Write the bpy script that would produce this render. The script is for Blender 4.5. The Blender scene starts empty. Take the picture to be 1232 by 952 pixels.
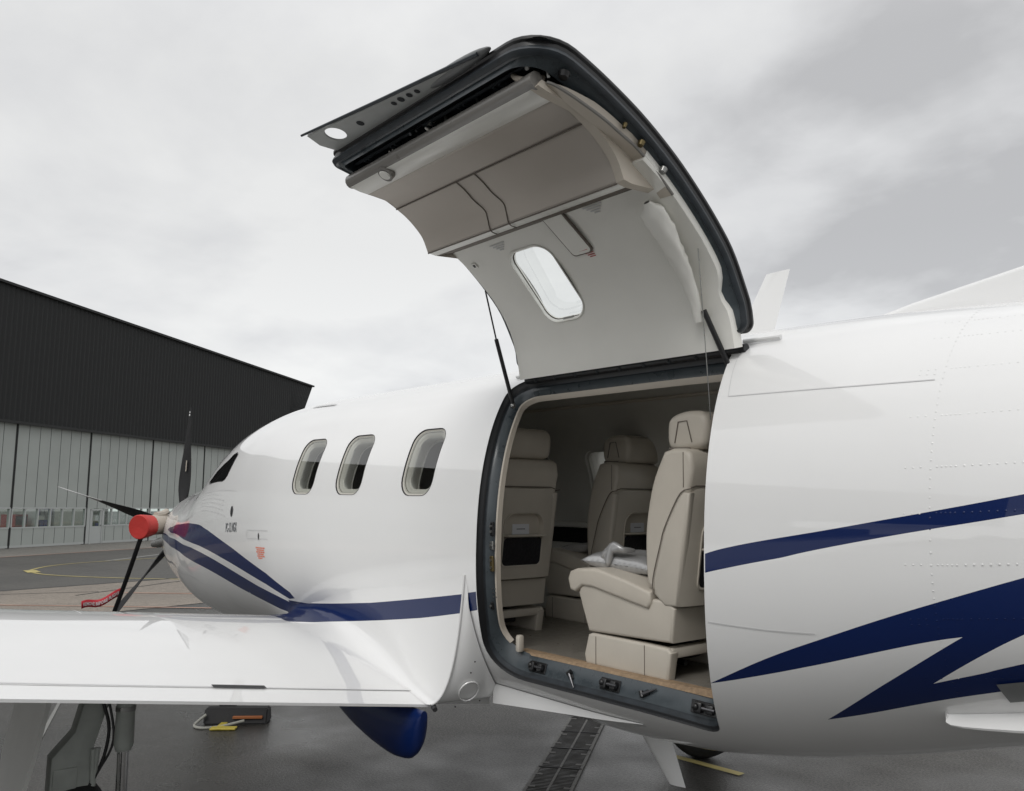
import bpy, bmesh, math, random
from mathutils import Vector, Matrix, noise
from mathutils.geometry import delaunay_2d_cdt
random.seed(7)
R=math.radians
col=bpy.context.scene.collection
scene=bpy.context.scene
EYE=1.9; AP=R(1.1); D=3.3
CA,SA=math.cos(AP),math.sin(AP)
def W(p): return Vector((CA*p[0]+SA*p[2],p[1],-SA*p[0]+CA*p[2]+EYE))   # aircraft frame -> world
P0=Vector((-4.2,3.3,-1.98))                                            # aircraft base point
# ------------------------------------------------------------------ materials
def mat(name,color,rough=.5,metal=0,coat=0,coat_rough=.03,var=0,scale=8,bump=0,bscale=60,spec=.5,rvar=0,sheen=0):
    m=bpy.data.materials.new(name); m.use_nodes=True
    nt=m.node_tree; b=nt.nodes['Principled BSDF']
    b.inputs['Base Color'].default_value=(*color,1); b.inputs['Roughness'].default_value=rough
    b.inputs['Metallic'].default_value=metal; b.inputs['Coat Weight'].default_value=coat
    b.inputs['Coat Roughness'].default_value=coat_rough; b.inputs['Specular IOR Level'].default_value=spec
    if sheen: b.inputs['Sheen Weight'].default_value=sheen
    tc=nt.nodes.new('ShaderNodeTexCoord')
    if var or rvar:
        n=nt.nodes.new('ShaderNodeTexNoise'); n.inputs['Scale'].default_value=scale; n.inputs['Detail'].default_value=6
        nt.links.new(tc.outputs['Object'],n.inputs['Vector'])
        if var:
            r=nt.nodes.new('ShaderNodeMapRange'); r.inputs[3].default_value=1-var; r.inputs[4].default_value=1+var
            r.inputs[1].default_value=.3; r.inputs[2].default_value=.7
            nt.links.new(n.outputs['Fac'],r.inputs[0])
            mx=nt.nodes.new('ShaderNodeVectorMath'); mx.operation='SCALE'; mx.inputs[0].default_value=color
            nt.links.new(r.outputs[0],mx.inputs['Scale']); nt.links.new(mx.outputs[0],b.inputs['Base Color'])
        if rvar:
            r2=nt.nodes.new('ShaderNodeMapRange'); r2.inputs[3].default_value=max(0,rough-rvar); r2.inputs[4].default_value=rough+rvar
            r2.inputs[1].default_value=.3; r2.inputs[2].default_value=.7
            nt.links.new(n.outputs['Fac'],r2.inputs[0]); nt.links.new(r2.outputs[0],b.inputs['Roughness'])
    if bump:
        n2=nt.nodes.new('ShaderNodeTexNoise'); n2.inputs['Scale'].default_value=bscale; n2.inputs['Detail'].default_value=4
        nt.links.new(tc.outputs['Object'],n2.inputs['Vector'])
        bp=nt.nodes.new('ShaderNodeBump'); bp.inputs['Strength'].default_value=bump; bp.inputs['Distance'].default_value=.01
        nt.links.new(n2.outputs['Fac'],bp.inputs['Height']); nt.links.new(bp.outputs[0],b.inputs['Normal'])
    return m
def glassmat(name,tint=(.75,.78,.76),ior=1.5):
    m=bpy.data.materials.new(name); m.use_nodes=True; nt=m.node_tree; nt.nodes.clear()
    o=nt.nodes.new('ShaderNodeOutputMaterial'); mx=nt.nodes.new('ShaderNodeMixShader')
    t=nt.nodes.new('ShaderNodeBsdfTransparent'); t.inputs[0].default_value=(*tint,1)
    g=nt.nodes.new('ShaderNodeBsdfGlossy'); g.inputs['Roughness'].default_value=.01
    g.inputs[0].default_value=(.9,.9,.9,1)
    lw=nt.nodes.new('ShaderNodeLayerWeight'); lw.inputs[0].default_value=.5
    p=nt.nodes.new('ShaderNodeMath'); p.operation='POWER'; p.inputs[1].default_value=5; nt.links.new(lw.outputs['Facing'],p.inputs[0])
    f=nt.nodes.new('ShaderNodeMath'); f.operation='MULTIPLY_ADD'; f.inputs[1].default_value=.87; f.inputs[2].default_value=.13; nt.links.new(p.outputs[0],f.inputs[0])
    nt.links.new(f.outputs[0],mx.inputs[0]); nt.links.new(t.outputs[0],mx.inputs[1]); nt.links.new(g.outputs[0],mx.inputs[2])
    nt.links.new(mx.outputs[0],o.inputs[0]); return m
M=dict(
 white=mat('white_paint',(.775,.775,.768),.35,spec=.3,coat=1,coat_rough=.02,bump=.012,bscale=2.2,var=.012,scale=3),
 navy=mat('navy_paint',(.003,.014,.080),.35,coat=.55,coat_rough=.02,spec=.12,bump=.012,bscale=2.2),
 slate=mat('slate_primer',(.048,.060,.068),.33,coat=.3,coat_rough=.2,var=.18,scale=14,rvar=.12),
 darkslate=mat('dark_slate',(.022,.028,.034),.45,var=.3,scale=20),
 rubber=mat('black_rubber',(.012,.013,.015),.42,bump=.1,bscale=80),
 black=mat('black_plastic',(.01,.01,.011),.35),
 cavity=mat('dark_cavity',(.012,.014,.017),.7,var=.4,scale=30),
 liner=mat('cream_liner',(.80,.79,.74),.55,var=.02,scale=5,bump=.03,bscale=90),
 cabin=mat('cabin_lining',(.56,.55,.51),.65,var=.04,scale=6,bump=.05,bscale=120),
 trim=mat('cream_trim',(.52,.47,.40),.5,bump=.03,bscale=60),
 taupe=mat('taupe_panel',(.50,.455,.405),.6,var=.03,scale=4,bump=.04,bscale=160),
 pale=mat('pale_edge_strip',(.80,.79,.74),.4,coat=.2,coat_rough=.3),
 grey=mat('grey_profile',(.20,.19,.175),.35,coat=.3,rvar=.1,scale=25),
 leather=mat('beige_leather',(.53,.485,.415),.46,var=.04,scale=7,bump=.10,bscale=220,coat=.1,coat_rough=.3),
 leather2=mat('beige_seat_shell',(.51,.47,.405),.5,var=.03,scale=9,bump=.05,bscale=150),
 carpet=mat('beige_carpet',(.20,.185,.16),.42,var=.15,scale=22,bump=.3,bscale=300,rvar=.15),
 wood=mat('tan_sill_carpet',(.30,.21,.13),.75,var=.25,scale=60,bump=.5,bscale=300),
 net=mat('black_net',(.006,.006,.009),.55,bump=.6,bscale=60),
 card=mat('white_card',(.62,.63,.66),.6),
 satin=mat('silver_satin',(.42,.42,.42),.28,metal=.35,bump=.25,bscale=9,coat=.2,coat_rough=.2),
 cushion=mat('grey_cushion',(.30,.29,.28),.6,bump=.3,bscale=12),
 navycloth=mat('navy_cloth',(.01,.012,.025),.8),
 gear=mat('gear_paint',(.34,.36,.335),.45,var=.12,scale=12),
 gearwhite=mat('gear_door_paint',(.55,.55,.53),.4,coat=.5,var=.04,scale=6),
 chrome=mat('chrome',(.62,.62,.62),.12,metal=1),
 steel=mat('dull_steel',(.30,.30,.29),.35,metal=.9,rvar=.15,scale=20),
 brass=mat('brass_fitting',(.16,.125,.06),.4,metal=.8),
 tyre=mat('tyre_rubber',(.016,.016,.017),.75,bump=.3,bscale=90),
 red=mat('red_cover',(.45,.028,.022),.55,bump=.2,bscale=30,var=.1,scale=9),
 redtape=mat('red_streamer',(.50,.02,.035),.6,bump=.3,bscale=14),
 redink=mat('red_ink',(.45,.03,.03),.6),
 rescue=mat('orange_ink',(.75,.22,.14),.6),
 ink=mat('grey_ink',(.16,.17,.18),.6),
 tan=mat('tan_strap',(.42,.375,.32),.7),
 strap=mat('black_strap',(.012,.012,.013),.75),
 blade=mat('black_blade',(.012,.012,.013),.62,rvar=.1,scale=10),
 bladetip=mat('light_blade_tip',(.38,.38,.37),.4),
 bracket=mat('grey_bracket',(.16,.165,.165),.42,var=.1,scale=12),
 latchmetal=mat('dark_steel',(.09,.09,.095),.3,metal=.9),
 reveal=mat('window_reveal',(.50,.48,.43),.5),
 plategrey=mat('grey_plate',(.36,.37,.36),.42,var=.08,scale=12),
 line=mat('panel_gap',(.58,.58,.58),.6),
 gap=mat('dark_gap',(.03,.03,.032),.7),
 groove=mat('soft_groove',(.14,.12,.10),.7),
 text=mat('white_lettering',(.75,.75,.75),.6),
 yellow=mat('yellow_paint_mark',(.44,.37,.15),.6,var=.2,scale=3),
 yellowplastic=mat('yellow_plastic',(.45,.36,.05),.5),
 orangeplastic=mat('orange_mark',(.30,.10,.03),.6),
 rope=mat('rope',(.30,.30,.27),.8),
 orange=mat('faded_orange_paint',(.40,.23,.17),.7,var=.2,scale=2),
 greyline=mat('faded_grey_line',(.20,.20,.19),.7),
 hdark=mat('hangar_dark_sheet',(.010,.011,.011),.7),
 hgrey=mat('hangar_door_panel',(.36,.385,.365),.5,var=.05,scale=.8),
 hframe=mat('hangar_white_frame',(.42,.44,.43),.5),
 hgap=mat('hangar_gap',(.02,.021,.021),.7),
 hinside=mat('hangar_interior',(.38,.38,.34),.8),
 glass=glassmat('window_glass',(.93,.95,.94)), glassd=glassmat('cockpit_glass',(.25,.27,.27)),
 hglass=glassmat('hangar_glass',(.75,.8,.78)),
 veh1=mat('red_body',(.30,.03,.03),.35,coat=.5), veh2=mat('ochre_body',(.36,.25,.05),.5), veh3=mat('blue_body',(.03,.06,.28),.5), veh4=mat('green_leaves',(.06,.12,.04),.7),
 iron=mat('cast_iron',(.045,.042,.038),.55,var=.3,scale=12,rvar=.15), ironlight=mat('worn_iron_edge',(.12,.115,.105),.6,var=.35,scale=25),
)
# ------------------------------------------------------------------ builders
def finish(name,bm,mats,parent=None,base=None,smooth=35,normals=None,air=True,loc=None):
    """link a bmesh as one object. air: vertices are in the aircraft frame"""
    me=bpy.data.meshes.new(name); 
    if parent is not None: off=P0
    else: off=Vector(base) if base is not None else Vector((0,0,0))
    for v in bm.verts: v.co-=off
    bm.to_mesh(me); bm.free()
    for m in (mats if isinstance(mats,(list,tuple)) else [mats]): me.materials.append(m if not isinstance(m,str) else M[m])
    if smooth is not None:
        for p in me.polygons: p.use_smooth=True
        if normals is not None: me.normals_split_custom_set_from_vertices(normals)
        elif smooth<180: me.set_sharp_from_angle(angle=R(smooth))
    o=bpy.data.objects.new(name,me); col.objects.link(o)
    if parent is not None: o.parent=parent
    elif air: o.location=W(off); o.rotation_euler=(0,AP,0)
    else: o.location=off
    return o
def tag(o,label=None,cat=None,group=None,kind=None):
    if label: o['label']=label
    if cat: o['category']=cat
    if group: o['group']=group
    if kind: o['kind']=kind
    return o
def part_empty(name,parent,loc=(0,0,0)):
    o=bpy.data.objects.new(name,None); col.objects.link(o); o.parent=parent; o.location=loc; o.empty_display_size=.1; return o
def box(bm,a,b,mi=0,bev=0,seg=2,mtx=None):
    x0,y0,z0=a;x1,y1,z1=b
    vs=[bm.verts.new(p) for p in ((x0,y0,z0),(x1,y0,z0),(x1,y1,z0),(x0,y1,z0),(x0,y0,z1),(x1,y0,z1),(x1,y1,z1),(x0,y1,z1))]
    fs=[bm.faces.new([vs[i] for i in f]) for f in ((0,3,2,1),(4,5,6,7),(0,1,5,4),(1,2,6,5),(2,3,7,6),(3,0,4,7))]
    for f in fs: f.material_index=mi
    geo=vs
    if bev:
        es=list({e for f in fs for e in f.edges})
        r=bmesh.ops.bevel(bm,geom=es,offset=bev,segments=seg,affect='EDGES',profile=.5,clamp_overlap=True)
        for f in r['faces']: f.material_index=mi
        geo=list({v for f in r['faces'] for v in f.verts}|{v for v in vs if v.is_valid})
    if mtx is not None:
        seen=set()
        for v in geo:
            if v.is_valid and v not in seen: v.co=mtx@v.co; seen.add(v)
def prism(bm,pts,axis,a,b,mi=0,bev=0,seg=2):
    """closed polygon of 2D points extruded along an axis"""
    def P(p,t):
        if axis=='y': return (p[0],t,p[1])
        if axis=='x': return (t,p[0],p[1])
        return (p[0],p[1],t)
    A=[bm.verts.new(P(p,a)) for p in pts]; B=[bm.verts.new(P(p,b)) for p in pts]; n=len(pts)
    fs=[bm.faces.new(A),bm.faces.new(B[::-1])]
    for i in range(n): fs.append(bm.faces.new((A[i],B[i],B[(i+1)%n],A[(i+1)%n])))
    bmesh.ops.recalc_face_normals(bm,faces=fs)
    for f in fs: f.material_index=mi
    if bev:
        es=list({e for f in fs[:2] for e in f.edges})
        r=bmesh.ops.bevel(bm,geom=es,offset=bev,segments=seg,affect='EDGES',profile=.5,clamp_overlap=True)
        for f in r['faces']: f.material_index=mi
def tube(bm,pts,rad,n=10,mi=0,caps=True):
    pts=[Vector(p) for p in pts]; m=len(pts)
    if not isinstance(rad,(list,tuple)): rad=[rad]*m
    rings=[]; up=None
    for i,p in enumerate(pts):
        t=(pts[min(i+1,m-1)]-pts[max(i-1,0)]).normalized()
        if up is None: up=t.orthogonal().normalized()
        up=(up-t*up.dot(t)).normalized(); s=t.cross(up)
        rings.append([bm.verts.new(p+(up*math.cos(2*math.pi*k/n)+s*math.sin(2*math.pi*k/n))*rad[i]) for k in range(n)])
    for a,b in zip(rings,rings[1:]):
        for k in range(n):
            f=bm.faces.new((a[k],a[(k+1)%n],b[(k+1)%n],b[k])); f.material_index=mi
    if caps:
        for f in (bm.faces.new(rings[0][::-1]),bm.faces.new(rings[-1])): f.material_index=mi
def loft(bm,rings,mis,closed=True,cap=False):
    vr=[[bm.verts.new(p) for p in r] for r in rings]; n=len(rings[0])
    for j,(a,b) in enumerate(zip(vr,vr[1:])):
        for k in range(n if closed else n-1):
            try: f=bm.faces.new((a[k],a[(k+1)%n],b[(k+1)%n],b[k])); f.material_index=mis[j] if isinstance(mis,(list,tuple)) else mis
            except ValueError: pass
    if cap:
        bm.faces.new(vr[-1])
    return vr
def ball(bm,c,r,mi=0,u=14,v=10,mtx=None):
    res=bmesh.ops.create_uvsphere(bm,u_segments=u,v_segments=v,radius=1)
    for w in res['verts']:
        q=Vector((w.co.x*r[0],w.co.y*r[1],w.co.z*r[2])) if isinstance(r,(tuple,list)) else w.co*r
        if mtx is not None: q=mtx@q
        w.co=q+Vector(c)
        for f in w.link_faces: f.material_index=mi
def catmull(pts,k=8,closed=False):
    n=len(pts); out=[]
    rng=range(n) if closed else range(n-1)
    for i in rng:
        g=(lambda j: pts[j%n]) if closed else (lambda j: pts[min(max(j,0),n-1)])
        p0,p1,p2,p3=g(i-1),g(i),g(i+1),g(i+2)
        for q in range(k):
            t=q/k
            out.append(tuple(.5*((2*b)+(-a+c)*t+(2*a-5*b+4*c-d)*t*t+(-a+3*b-3*c+d)*t**3) for a,b,c,d in zip(p0,p1,p2,p3)))
    if not closed: out.append(tuple(pts[-1]))
    return out
def inside(p,poly):
    x,y=p;c=False;n=len(poly);j=n-1
    for i in range(n):
        xi,yi=poly[i];xj,yj=poly[j]
        if (yi>y)!=(yj>y) and x<(xj-xi)*(y-yi)/(yj-yi)+xi: c=not c
        j=i
    return c
def rrect(x0,x1,y0,y1,r,k=6,sx=1,sy=1):
    """rounded rectangle; r one number or four (x0y0,x1y0,x1y1,x0y1); sx,sy scale radius per axis"""
    if not isinstance(r,(tuple,list)): r=[r]*4
    out=[]
    for (cx,cy,a0,rr) in ((x0,y0,180,r[0]),(x1,y0,270,r[1]),(x1,y1,0,r[2]),(x0,y1,90,r[3])):
        ox=cx+(rr*sx if cx==x0 else -rr*sx); oy=cy+(rr*sy if cy==y0 else -rr*sy)
        for i in range(k+1):
            a=R(a0+90*i/k); out.append((ox+rr*sx*math.cos(a),oy+rr*sy*math.sin(a)))
    return out
def densify(poly,step,metric=1,closed=True):
    out=[];n=len(poly)
    for i in range(n if closed else n-1):
        a=poly[i];b=poly[(i+1)%n]; L=math.hypot(a[0]-b[0],(a[1]-b[1])*metric); m=max(1,int(L/step+.5))
        for q in range(m): out.append((a[0]+(b[0]-a[0])*q/m,a[1]+(b[1]-a[1])*q/m))
    if not closed: out.append(poly[-1])
    return out
def sheet(fn,outer,dx,ds,metric=1.,holes=(),regions=(),step=.03,xs=None,normal=None,flip=False):
    """surface (x,s)->3D cut from a flat triangulation that follows holes and painted regions exactly.
    regions: list of (polygon, material index). returns bmesh, normals"""
    V=[];E=[]
    def loop(poly):
        b=len(V)
        for p in poly: V.append(Vector((p[0],p[1]*metric)))
        n=len(poly)
        for i in range(n): E.append((b+i,b+(i+1)%n))
    outer=densify(outer,step*2,metric); loop(outer)
    hs=[densify(h,step,metric) for h in holes]; rs=[(densify(r,step,metric),mi) for r,mi in regions]
    for h in hs: loop(h)
    for r,_ in rs: loop(r)
    x0=min(p[0] for p in outer);x1=max(p[0] for p in outer);s0=min(p[1] for p in outer);s1=max(p[1] for p in outer)
    # bucket of boundary points, so grid points keep clear of them
    cell=min(dx,ds*metric)*.5; B=set()
    for v in V: B.add((round(v.x/cell),round(v.y/cell)))
    if xs is None:
        nx=max(1,int((x1-x0)/dx+.5)); xs=[x0+(x1-x0)*i/nx for i in range(nx+1)]
    ns=max(1,int((s1-s0)/ds+.5))
    for x in xs:
        for j in range(ns+1):
            s=s0+(s1-s0)*j/ns; ci,cj=round(x/cell),round(s*metric/cell)
            if any((ci+a,cj+b) in B for a in (-1,0,1) for b in (-1,0,1)): continue
            if not inside((x,s),outer): continue
            if any(inside((x,s),h) for h in hs): continue
            V.append(Vector((x,s*metric)))
    vo,eo,fo,_,_,_=delaunay_2d_cdt(V,E,[],0,1e-6,False)
    bm=bmesh.new(); P=[(v.x,v.y/metric) for v in vo]
    used={}
    faces=[]
    for f in fo:
        c=(sum(P[i][0] for i in f)/3,sum(P[i][1] for i in f)/3)
        if not inside(c,outer) or any(inside(c,h) for h in hs): continue
        mi=0
        for r,m in rs:
            if inside(c,r): mi=m
        faces.append((f,mi))
        for i in f: used.setdefault(i,None)
    nrm=[]
    for i in used:
        x,s=P[i]; used[i]=bm.verts.new(fn(x,s))
        e=.004; es=.25 if metric<.5 else .004
        a=Vector(fn(x+e,s))-Vector(fn(x-e,s)); b=Vector(fn(x,s+es))-Vector(fn(x,s-es))
        q=a.cross(b)
        nrm.append(q.normalized() if q.length>1e-12 else Vector((0,0,1)))
    flipn=None
    bm.verts.ensure_lookup_table()
    for k,(f,mi) in enumerate(faces):
        g=[used[i] for i in f]
        if flip: g=g[::-1]
        try: nf=bm.faces.new(g); nf.material_index=mi
        except ValueError: pass
    if flip: nrm=[-n for n in nrm]
    # make the normals agree with the winding
    bm.normal_update(); f0=next(iter(bm.faces)); bm.verts.index_update()
    if f0.normal.dot(nrm[f0.verts[0].index])<0: nrm=[-n for n in nrm]
    return bm,nrm
# ------------------------------------------------------------------ fuselage surface
ST=[(-9.17,-.17,-.62,.26,-.40),(-9.0,-.08,-.80,.36,-.42),(-8.7,-.00,-.93,.46,-.44),(-8.2,.075,-1.04,.56,-.44),(-7.8,.125,-1.11,.64,-.40),
(-7.5,.19,-1.135,.68,-.38),(-7.3,.29,-1.14,.71,-.35),(-7.1,.425,-1.135,.735,-.32),(-6.85,.56,-1.13,.76,-.28),(-6.5,.655,-1.112,.79,-.24),
(-6.0,.715,-1.107,.82,-.205),(-5.4,.733,-1.107,.845,-.187),(-4.6,.733,-1.107,.85,-.187),(-2.7,.733,-1.107,.85,-.187),(-2.3,.733,-1.09,.85,-.187),
(-1.9,.73,-1.03,.85,-.185),(-1.45,.72,-.92,.848,-.18),(-1.0,.695,-.785,.84,-.16),(-.4,.66,-.65,.80,-.12),(.6,.60,-.49,.70,-.05),(2.,.52,-.25,.52,.08),(4.,.44,.05,.25,.25)]
def interp(x,k):
    n=len(ST)
    if x<=ST[0][0]: return ST[0][k]
    if x>=ST[-1][0]: return ST[-1][k]
    i=0
    while not (ST[i][0]<=x<=ST[i+1][0]): i+=1
    sl=lambda j:(ST[j+1][k]-ST[j][k])/(ST[j+1][0]-ST[j][0])
    def m(j):
        if j==0: return sl(0)
        if j==n-1: return sl(n-2)
        a,b=sl(j-1),sl(j)
        if a*b<=0: return 0.
        ha=ST[j][0]-ST[j-1][0];hb=ST[j+1][0]-ST[j][0]; w1=2*hb+ha;w2=hb+2*ha
        return (w1+w2)/(w1/a+w2/b)
    h=ST[i+1][0]-ST[i][0];t=(x-ST[i][0])/h
    return (2*t**3-3*t*t+1)*ST[i][k]+(t**3-2*t*t+t)*h*m(i)+(-2*t**3+3*t*t)*ST[i+1][k]+(t**3-t*t)*h*m(i+1)
def nexp(x):
    t=min(max((x+9.17)/3.2,0),1); return 2.05+.2*t*t*(3-2*t)
def fus(x,s,off=0.):
    r=R(s); top,bot,a,zm=[interp(x,k) for k in (1,2,3,4)]
    n=nexp(x); c=math.cos(r); sn=math.sin(r); b=(top-zm) if c>=0 else (zm-bot)
    cc=math.copysign(abs(c)**(2/n),c); ss=math.copysign(abs(sn)**(2/n),sn)
    y=D-a*ss; z=zm+b*cc
    if off:
        gy=-math.copysign((abs(ss)**(n-1))/a,sn); gz=math.copysign((abs(cc)**(n-1))/b,c); l=math.hypot(gy,gz) or 1
        y+=off*gy/l; z+=off*gz/l
    return (x,y,z)
KS=.0155
# door aperture outline in a straightened frame, warped onto the fuselage
def xf(s): return -3.111-.000055*(s-84)**2
def xa(s): return -1.815-.00005*(s-86)**2*(1 if s>86 else .7)
_sb={}
def sbot(x):
    k=round(x,3)
    if k not in _sb:
        lo,hi=110.,160.
        for _ in range(30):
            m=(lo+hi)/2; p=fus(k,m)
            if p[2]/p[1]>-.3211: lo=m
            else: hi=m
        _sb[k]=lo
    return _sb[k]
def aperture(ins,rad,k=9):
    W_=1.30; H=1.56
    pts=rrect(ins,W_-ins,ins,H-ins,rad,k)
    pts=densify(pts,.05)
    out=[]
    for X,T in pts:
        u=X/W_; s=33.9+(T/H)*101; x=xf(s)+(xa(s)-xf(s))*u
        s=33.9+(T/H)*(sbot(x)-33.9); x=xf(s)+(xa(s)-xf(s))*u
        out.append((x,s))
    return out
AP0=aperture(0,[.16,.05,.07,.24])
WINS=[(-3.80,-3.51),(-4.52,-4.215),(-5.105,-4.80)]
def winloop(x0,x1,g=0,s0=56.6,s1=80.6): 
    gs=g/KS; return rrect(x0+g,x1-g,s0+gs,s1-gs,.085-g*.6,6,1,1/KS)
STB=[(-3.86,-3.57),(-4.52,-4.215),(-5.105,-4.80),(-3.1,-2.81),(-2.35,-2.06)]
def neg(poly): return [(x,-s) for x,s in poly]
# livery, as areas on the skin
UP_F=[(-8.34,81.0),(-8.237,78.8),(-7.9,79.2),(-7.496,80.6),(-7.128,86.2),(-6.663,92.0),(-6.083,100.7),(-5.507,110.3),(-5.20,117.4),(-5.16,120.0),(-5.25,121.0),(-5.564,115.7),(-6.131,108.1),(-6.9,98.4),(-7.763,88.5),(-8.293,82.6)]
LO_F=[(-8.8,86.5),(-8.467,86.2),(-8.223,88.2),(-7.7,92.6),(-7.159,98.1),(-6.326,109.3),(-5.737,117.5),(-5.36,121.8),(-5.14,124.5),(-5.14,130.5),(-5.507,128.9),(-6.116,121.0),(-6.766,111.4),(-7.622,99.6),(-8.217,95.0),(-8.8,91.5)]
MIDT=[(-5.28,121.8),(-5.0,121.2),(-4.631,118.4),(-4.112,114.1),(-3.669,109.7),(-3.10,104.0)]
MIDB=[(-5.28,130.0),(-4.751,127.9),(-4.403,124.5),(-3.994,120.2),(-3.558,115.4),(-3.10,109.6)]
apx=lambda s:xa(s)
REAR1=catmull([(apx(90.3),90.3),(-1.636,88.5),(-1.394,86.3),(-1.182,84.3),(-1.039,82.9),(-.803,80.3),(-.2,73),(.6,62)],4)+catmull([(.6,68),(-.2,77.5),(-.804,83.6),(-1.04,85.8),(-1.183,87.1),(-1.395,89.1),(-1.622,91.4),(apx(93.8),93.8)],4)
cm=lambda p:catmull(p,5)
REAR2=cm([(-1.885,121.8),(-1.624,113.7),(-1.332,106.1),(-1.053,99.3),(-.812,93.3),(-.3,81),(.6,62)])+cm([(.6,72),(-.3,87),(-.62,97.5),(-.83,106.8),(-.948,112.8),(-1.099,121.3)])+cm([(-1.099,121.3),(-.962,118.2),(-.847,115.0),(-.3,101),(.6,84)])[1:]+cm([(.6,94),(-.3,111),(-.867,122.9),(-.937,124.4),(-1.13,127.9),(-1.322,131.3),(-1.488,133.9)])+cm([(-1.488,133.9),(-1.288,123.4),(-1.135,115.6),(-.983,107.5)])[1:]+cm([(-.983,107.5),(-1.071,108.7),(-1.274,112.1),(-1.575,117.2),(-1.885,121.8)])[1:-1]
def stripe_smooth(poly): return poly
MID=MIDT+MIDB[::-1]
MID=[p for p in MID]
def clipx(poly): return poly
mid_clip=[(x if x<-3.2 else xf(s)-.004,s) for x,s in MID]
rear1=[(x if x>-1.80 else apx(s)+.004,s) for x,s in REAR1]
# ------------------------------------------------------------------ aircraft root
air=bpy.data.objects.new('turboprop_aircraft',None); col.objects.link(air)
air.location=W(P0); air.rotation_euler=(0,AP,0); air.empty_display_size=.5
tag(air,'white turboprop aircraft with navy stripes and its large cargo door raised','aircraft')
xs=[]; x=-9.17
while x<4.0:
    xs.append(x); x+=.045 if x<-6 else (.06 if x<-.5 else .15)
cockp=[(-6.90,66.0),(-6.77,61.4),(-6.544,57.6),(-6.485,55.0),(-6.42,54.6),(-6.352,57.2),(-6.362,64),(-6.385,69.0),(-6.42,70.9),(-6.475,71.4),(-6.68,69.6),(-6.86,68.0)]
wshield=[(-7.18,6),(-7.14,30),(-7.05,46),(-6.93,52),(-6.75,48),(-6.66,30),(-6.64,6)]
holes=[AP0]+[winloop(*w) for w in WINS]+[neg(winloop(*w)) for w in STB]+[cockp,wshield,neg(wshield),neg(cockp)]
outer=[(-9.17,-180),(4.0,-180),(4.0,180),(-9.17,180)]
bm,nr=sheet(fus,outer,.06,4,KS,holes,[(UP_F,1),(LO_F,1),(mid_clip,1),(rear1,1),(REAR2,1)],step=.025,xs=xs)
body=finish('fuselage',bm,['white','navy'],air,normals=nr)
# strips and patches lying on the skin
def strip(bm,path,w,off=.002,mi=0,step=.05):
    """ribbon along a path of (x,s) on the skin"""
    path=densify(path,step,KS,False); a=[];b=[]
    for i,p in enumerate(path):
        q0=path[max(i-1,0)];q1=path[min(i+1,len(path)-1)]
        tx,ty=q1[0]-q0[0],(q1[1]-q0[1])*KS; l=math.hypot(tx,ty) or 1
        nx,ny=-ty/l*w/2,tx/l*w/2/KS
        a.append(bm.verts.new(fus(p[0]+nx,p[1]+ny,off)));b.append(bm.verts.new(fus(p[0]-nx,p[1]-ny,off)))
    for i in range(len(path)-1):
        f=bm.faces.new((a[i],a[i+1],b[i+1],b[i])); f.material_index=mi
def patch(name,poly,off,m,parent=air,dx=.05,ds=3,holes=(),side=True):
    bm,nr=sheet(lambda x,s:fus(x,s,off),poly,dx,ds,KS,holes,step=.02)
    if side:  # edge wall down to the skin
        pass
    return finish(name,bm,m,parent,normals=nr)
bm=bmesh.new()
strip(bm,[(-1.80,54.7),(-1.3,54.7),(-1.065,54.6)],.0045,.0015)
strip(bm,[(-1.821,104.7),(-1.6,106),(-1.42,106.6)],.0045,.0015)
strip(bm,[(-1.86,37),(-1.835,45),(-1.80,54.7)],.0025,.0012)
for x in (-7.12,): strip(bm,[(x,66),(x-.1,76),(x-.05,84)],.004,.0015)
strip(bm,[(-7.1,70.5),(-6.6,75),(-6.05,78.5)],.003,.0015)
for a in ([(-5.782,93.1),(-5.407,93.0)],[(-5.407,96.0),(-5.782,96.2),(-5.782,93.1)]): strip(bm,a,.005,.0015)
strip(bm,[(-8.35,60),(-8.25,80),(-8.2,100),(-8.1,125),(-8.05,150)],.004,.0015)
strip(bm,[(-8.6,99),(-8.3,103),(-7.6,110),(-6.9,122),(-6.2,138)],.004,.0015)
strip(bm,[(-5.9,126),(-5.5,131),(-5.32,135)],.006,.003)
strip(bm,[(-5.9,126),(-5.96,122)],.006,.003)
finish('panel_lines',bm,'line',air,smooth=None)
# rivets: low domes
def dome(bm,x,s,r=.0032,h=.0010):
    mi=1 if any(inside((x,s),q) for q in (rear1,REAR2)) else 0
    n=7; c=bm.verts.new(fus(x,s,h)); k=[]
    for i in range(n):
        a=2*math.pi*i/n; k.append(bm.verts.new(fus(x+r*math.cos(a),s+r*math.sin(a)/KS,.0002)))
    k2=[]
    for i in range(n):
        a=2*math.pi*i/n; k2.append(bm.verts.new(fus(x+.65*r*math.cos(a),s+.65*r*math.sin(a)/KS,h*.8)))
    for i in range(n):
        bm.faces.new((k[i],k[(i+1)%n],k2[(i+1)%n],k2[i])).material_index=mi; bm.faces.new((k2[i],k2[(i+1)%n],c)).material_index=mi
bm=bmesh.new()
rows=[22,32,40,51.5,63.9,74.8,83.2,90.9,102.9,119.6,134,146]
for s in rows:
    x=-1.025
    for q in range(5): dome(bm,x+q*.0125,s)
    x=-.952
    while x<-.45: dome(bm,x,s-.3*(x+1)*4); x+=.021
    for q in range(3): dome(bm,-1.115+q*.022,s+(.0 if q else 0))
    if s in (51.5,102.9):
        for q in range(3): dome(bm,-1.115+q*.022,s+1.4)
s=14
while s<150: dome(bm,-1.043,s); s+=1.75
strip_s=0
for k,x in enumerate([-1.3+.06*i for i in range(6)]): dome(bm,x,148.5-.6*k,.003)
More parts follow.
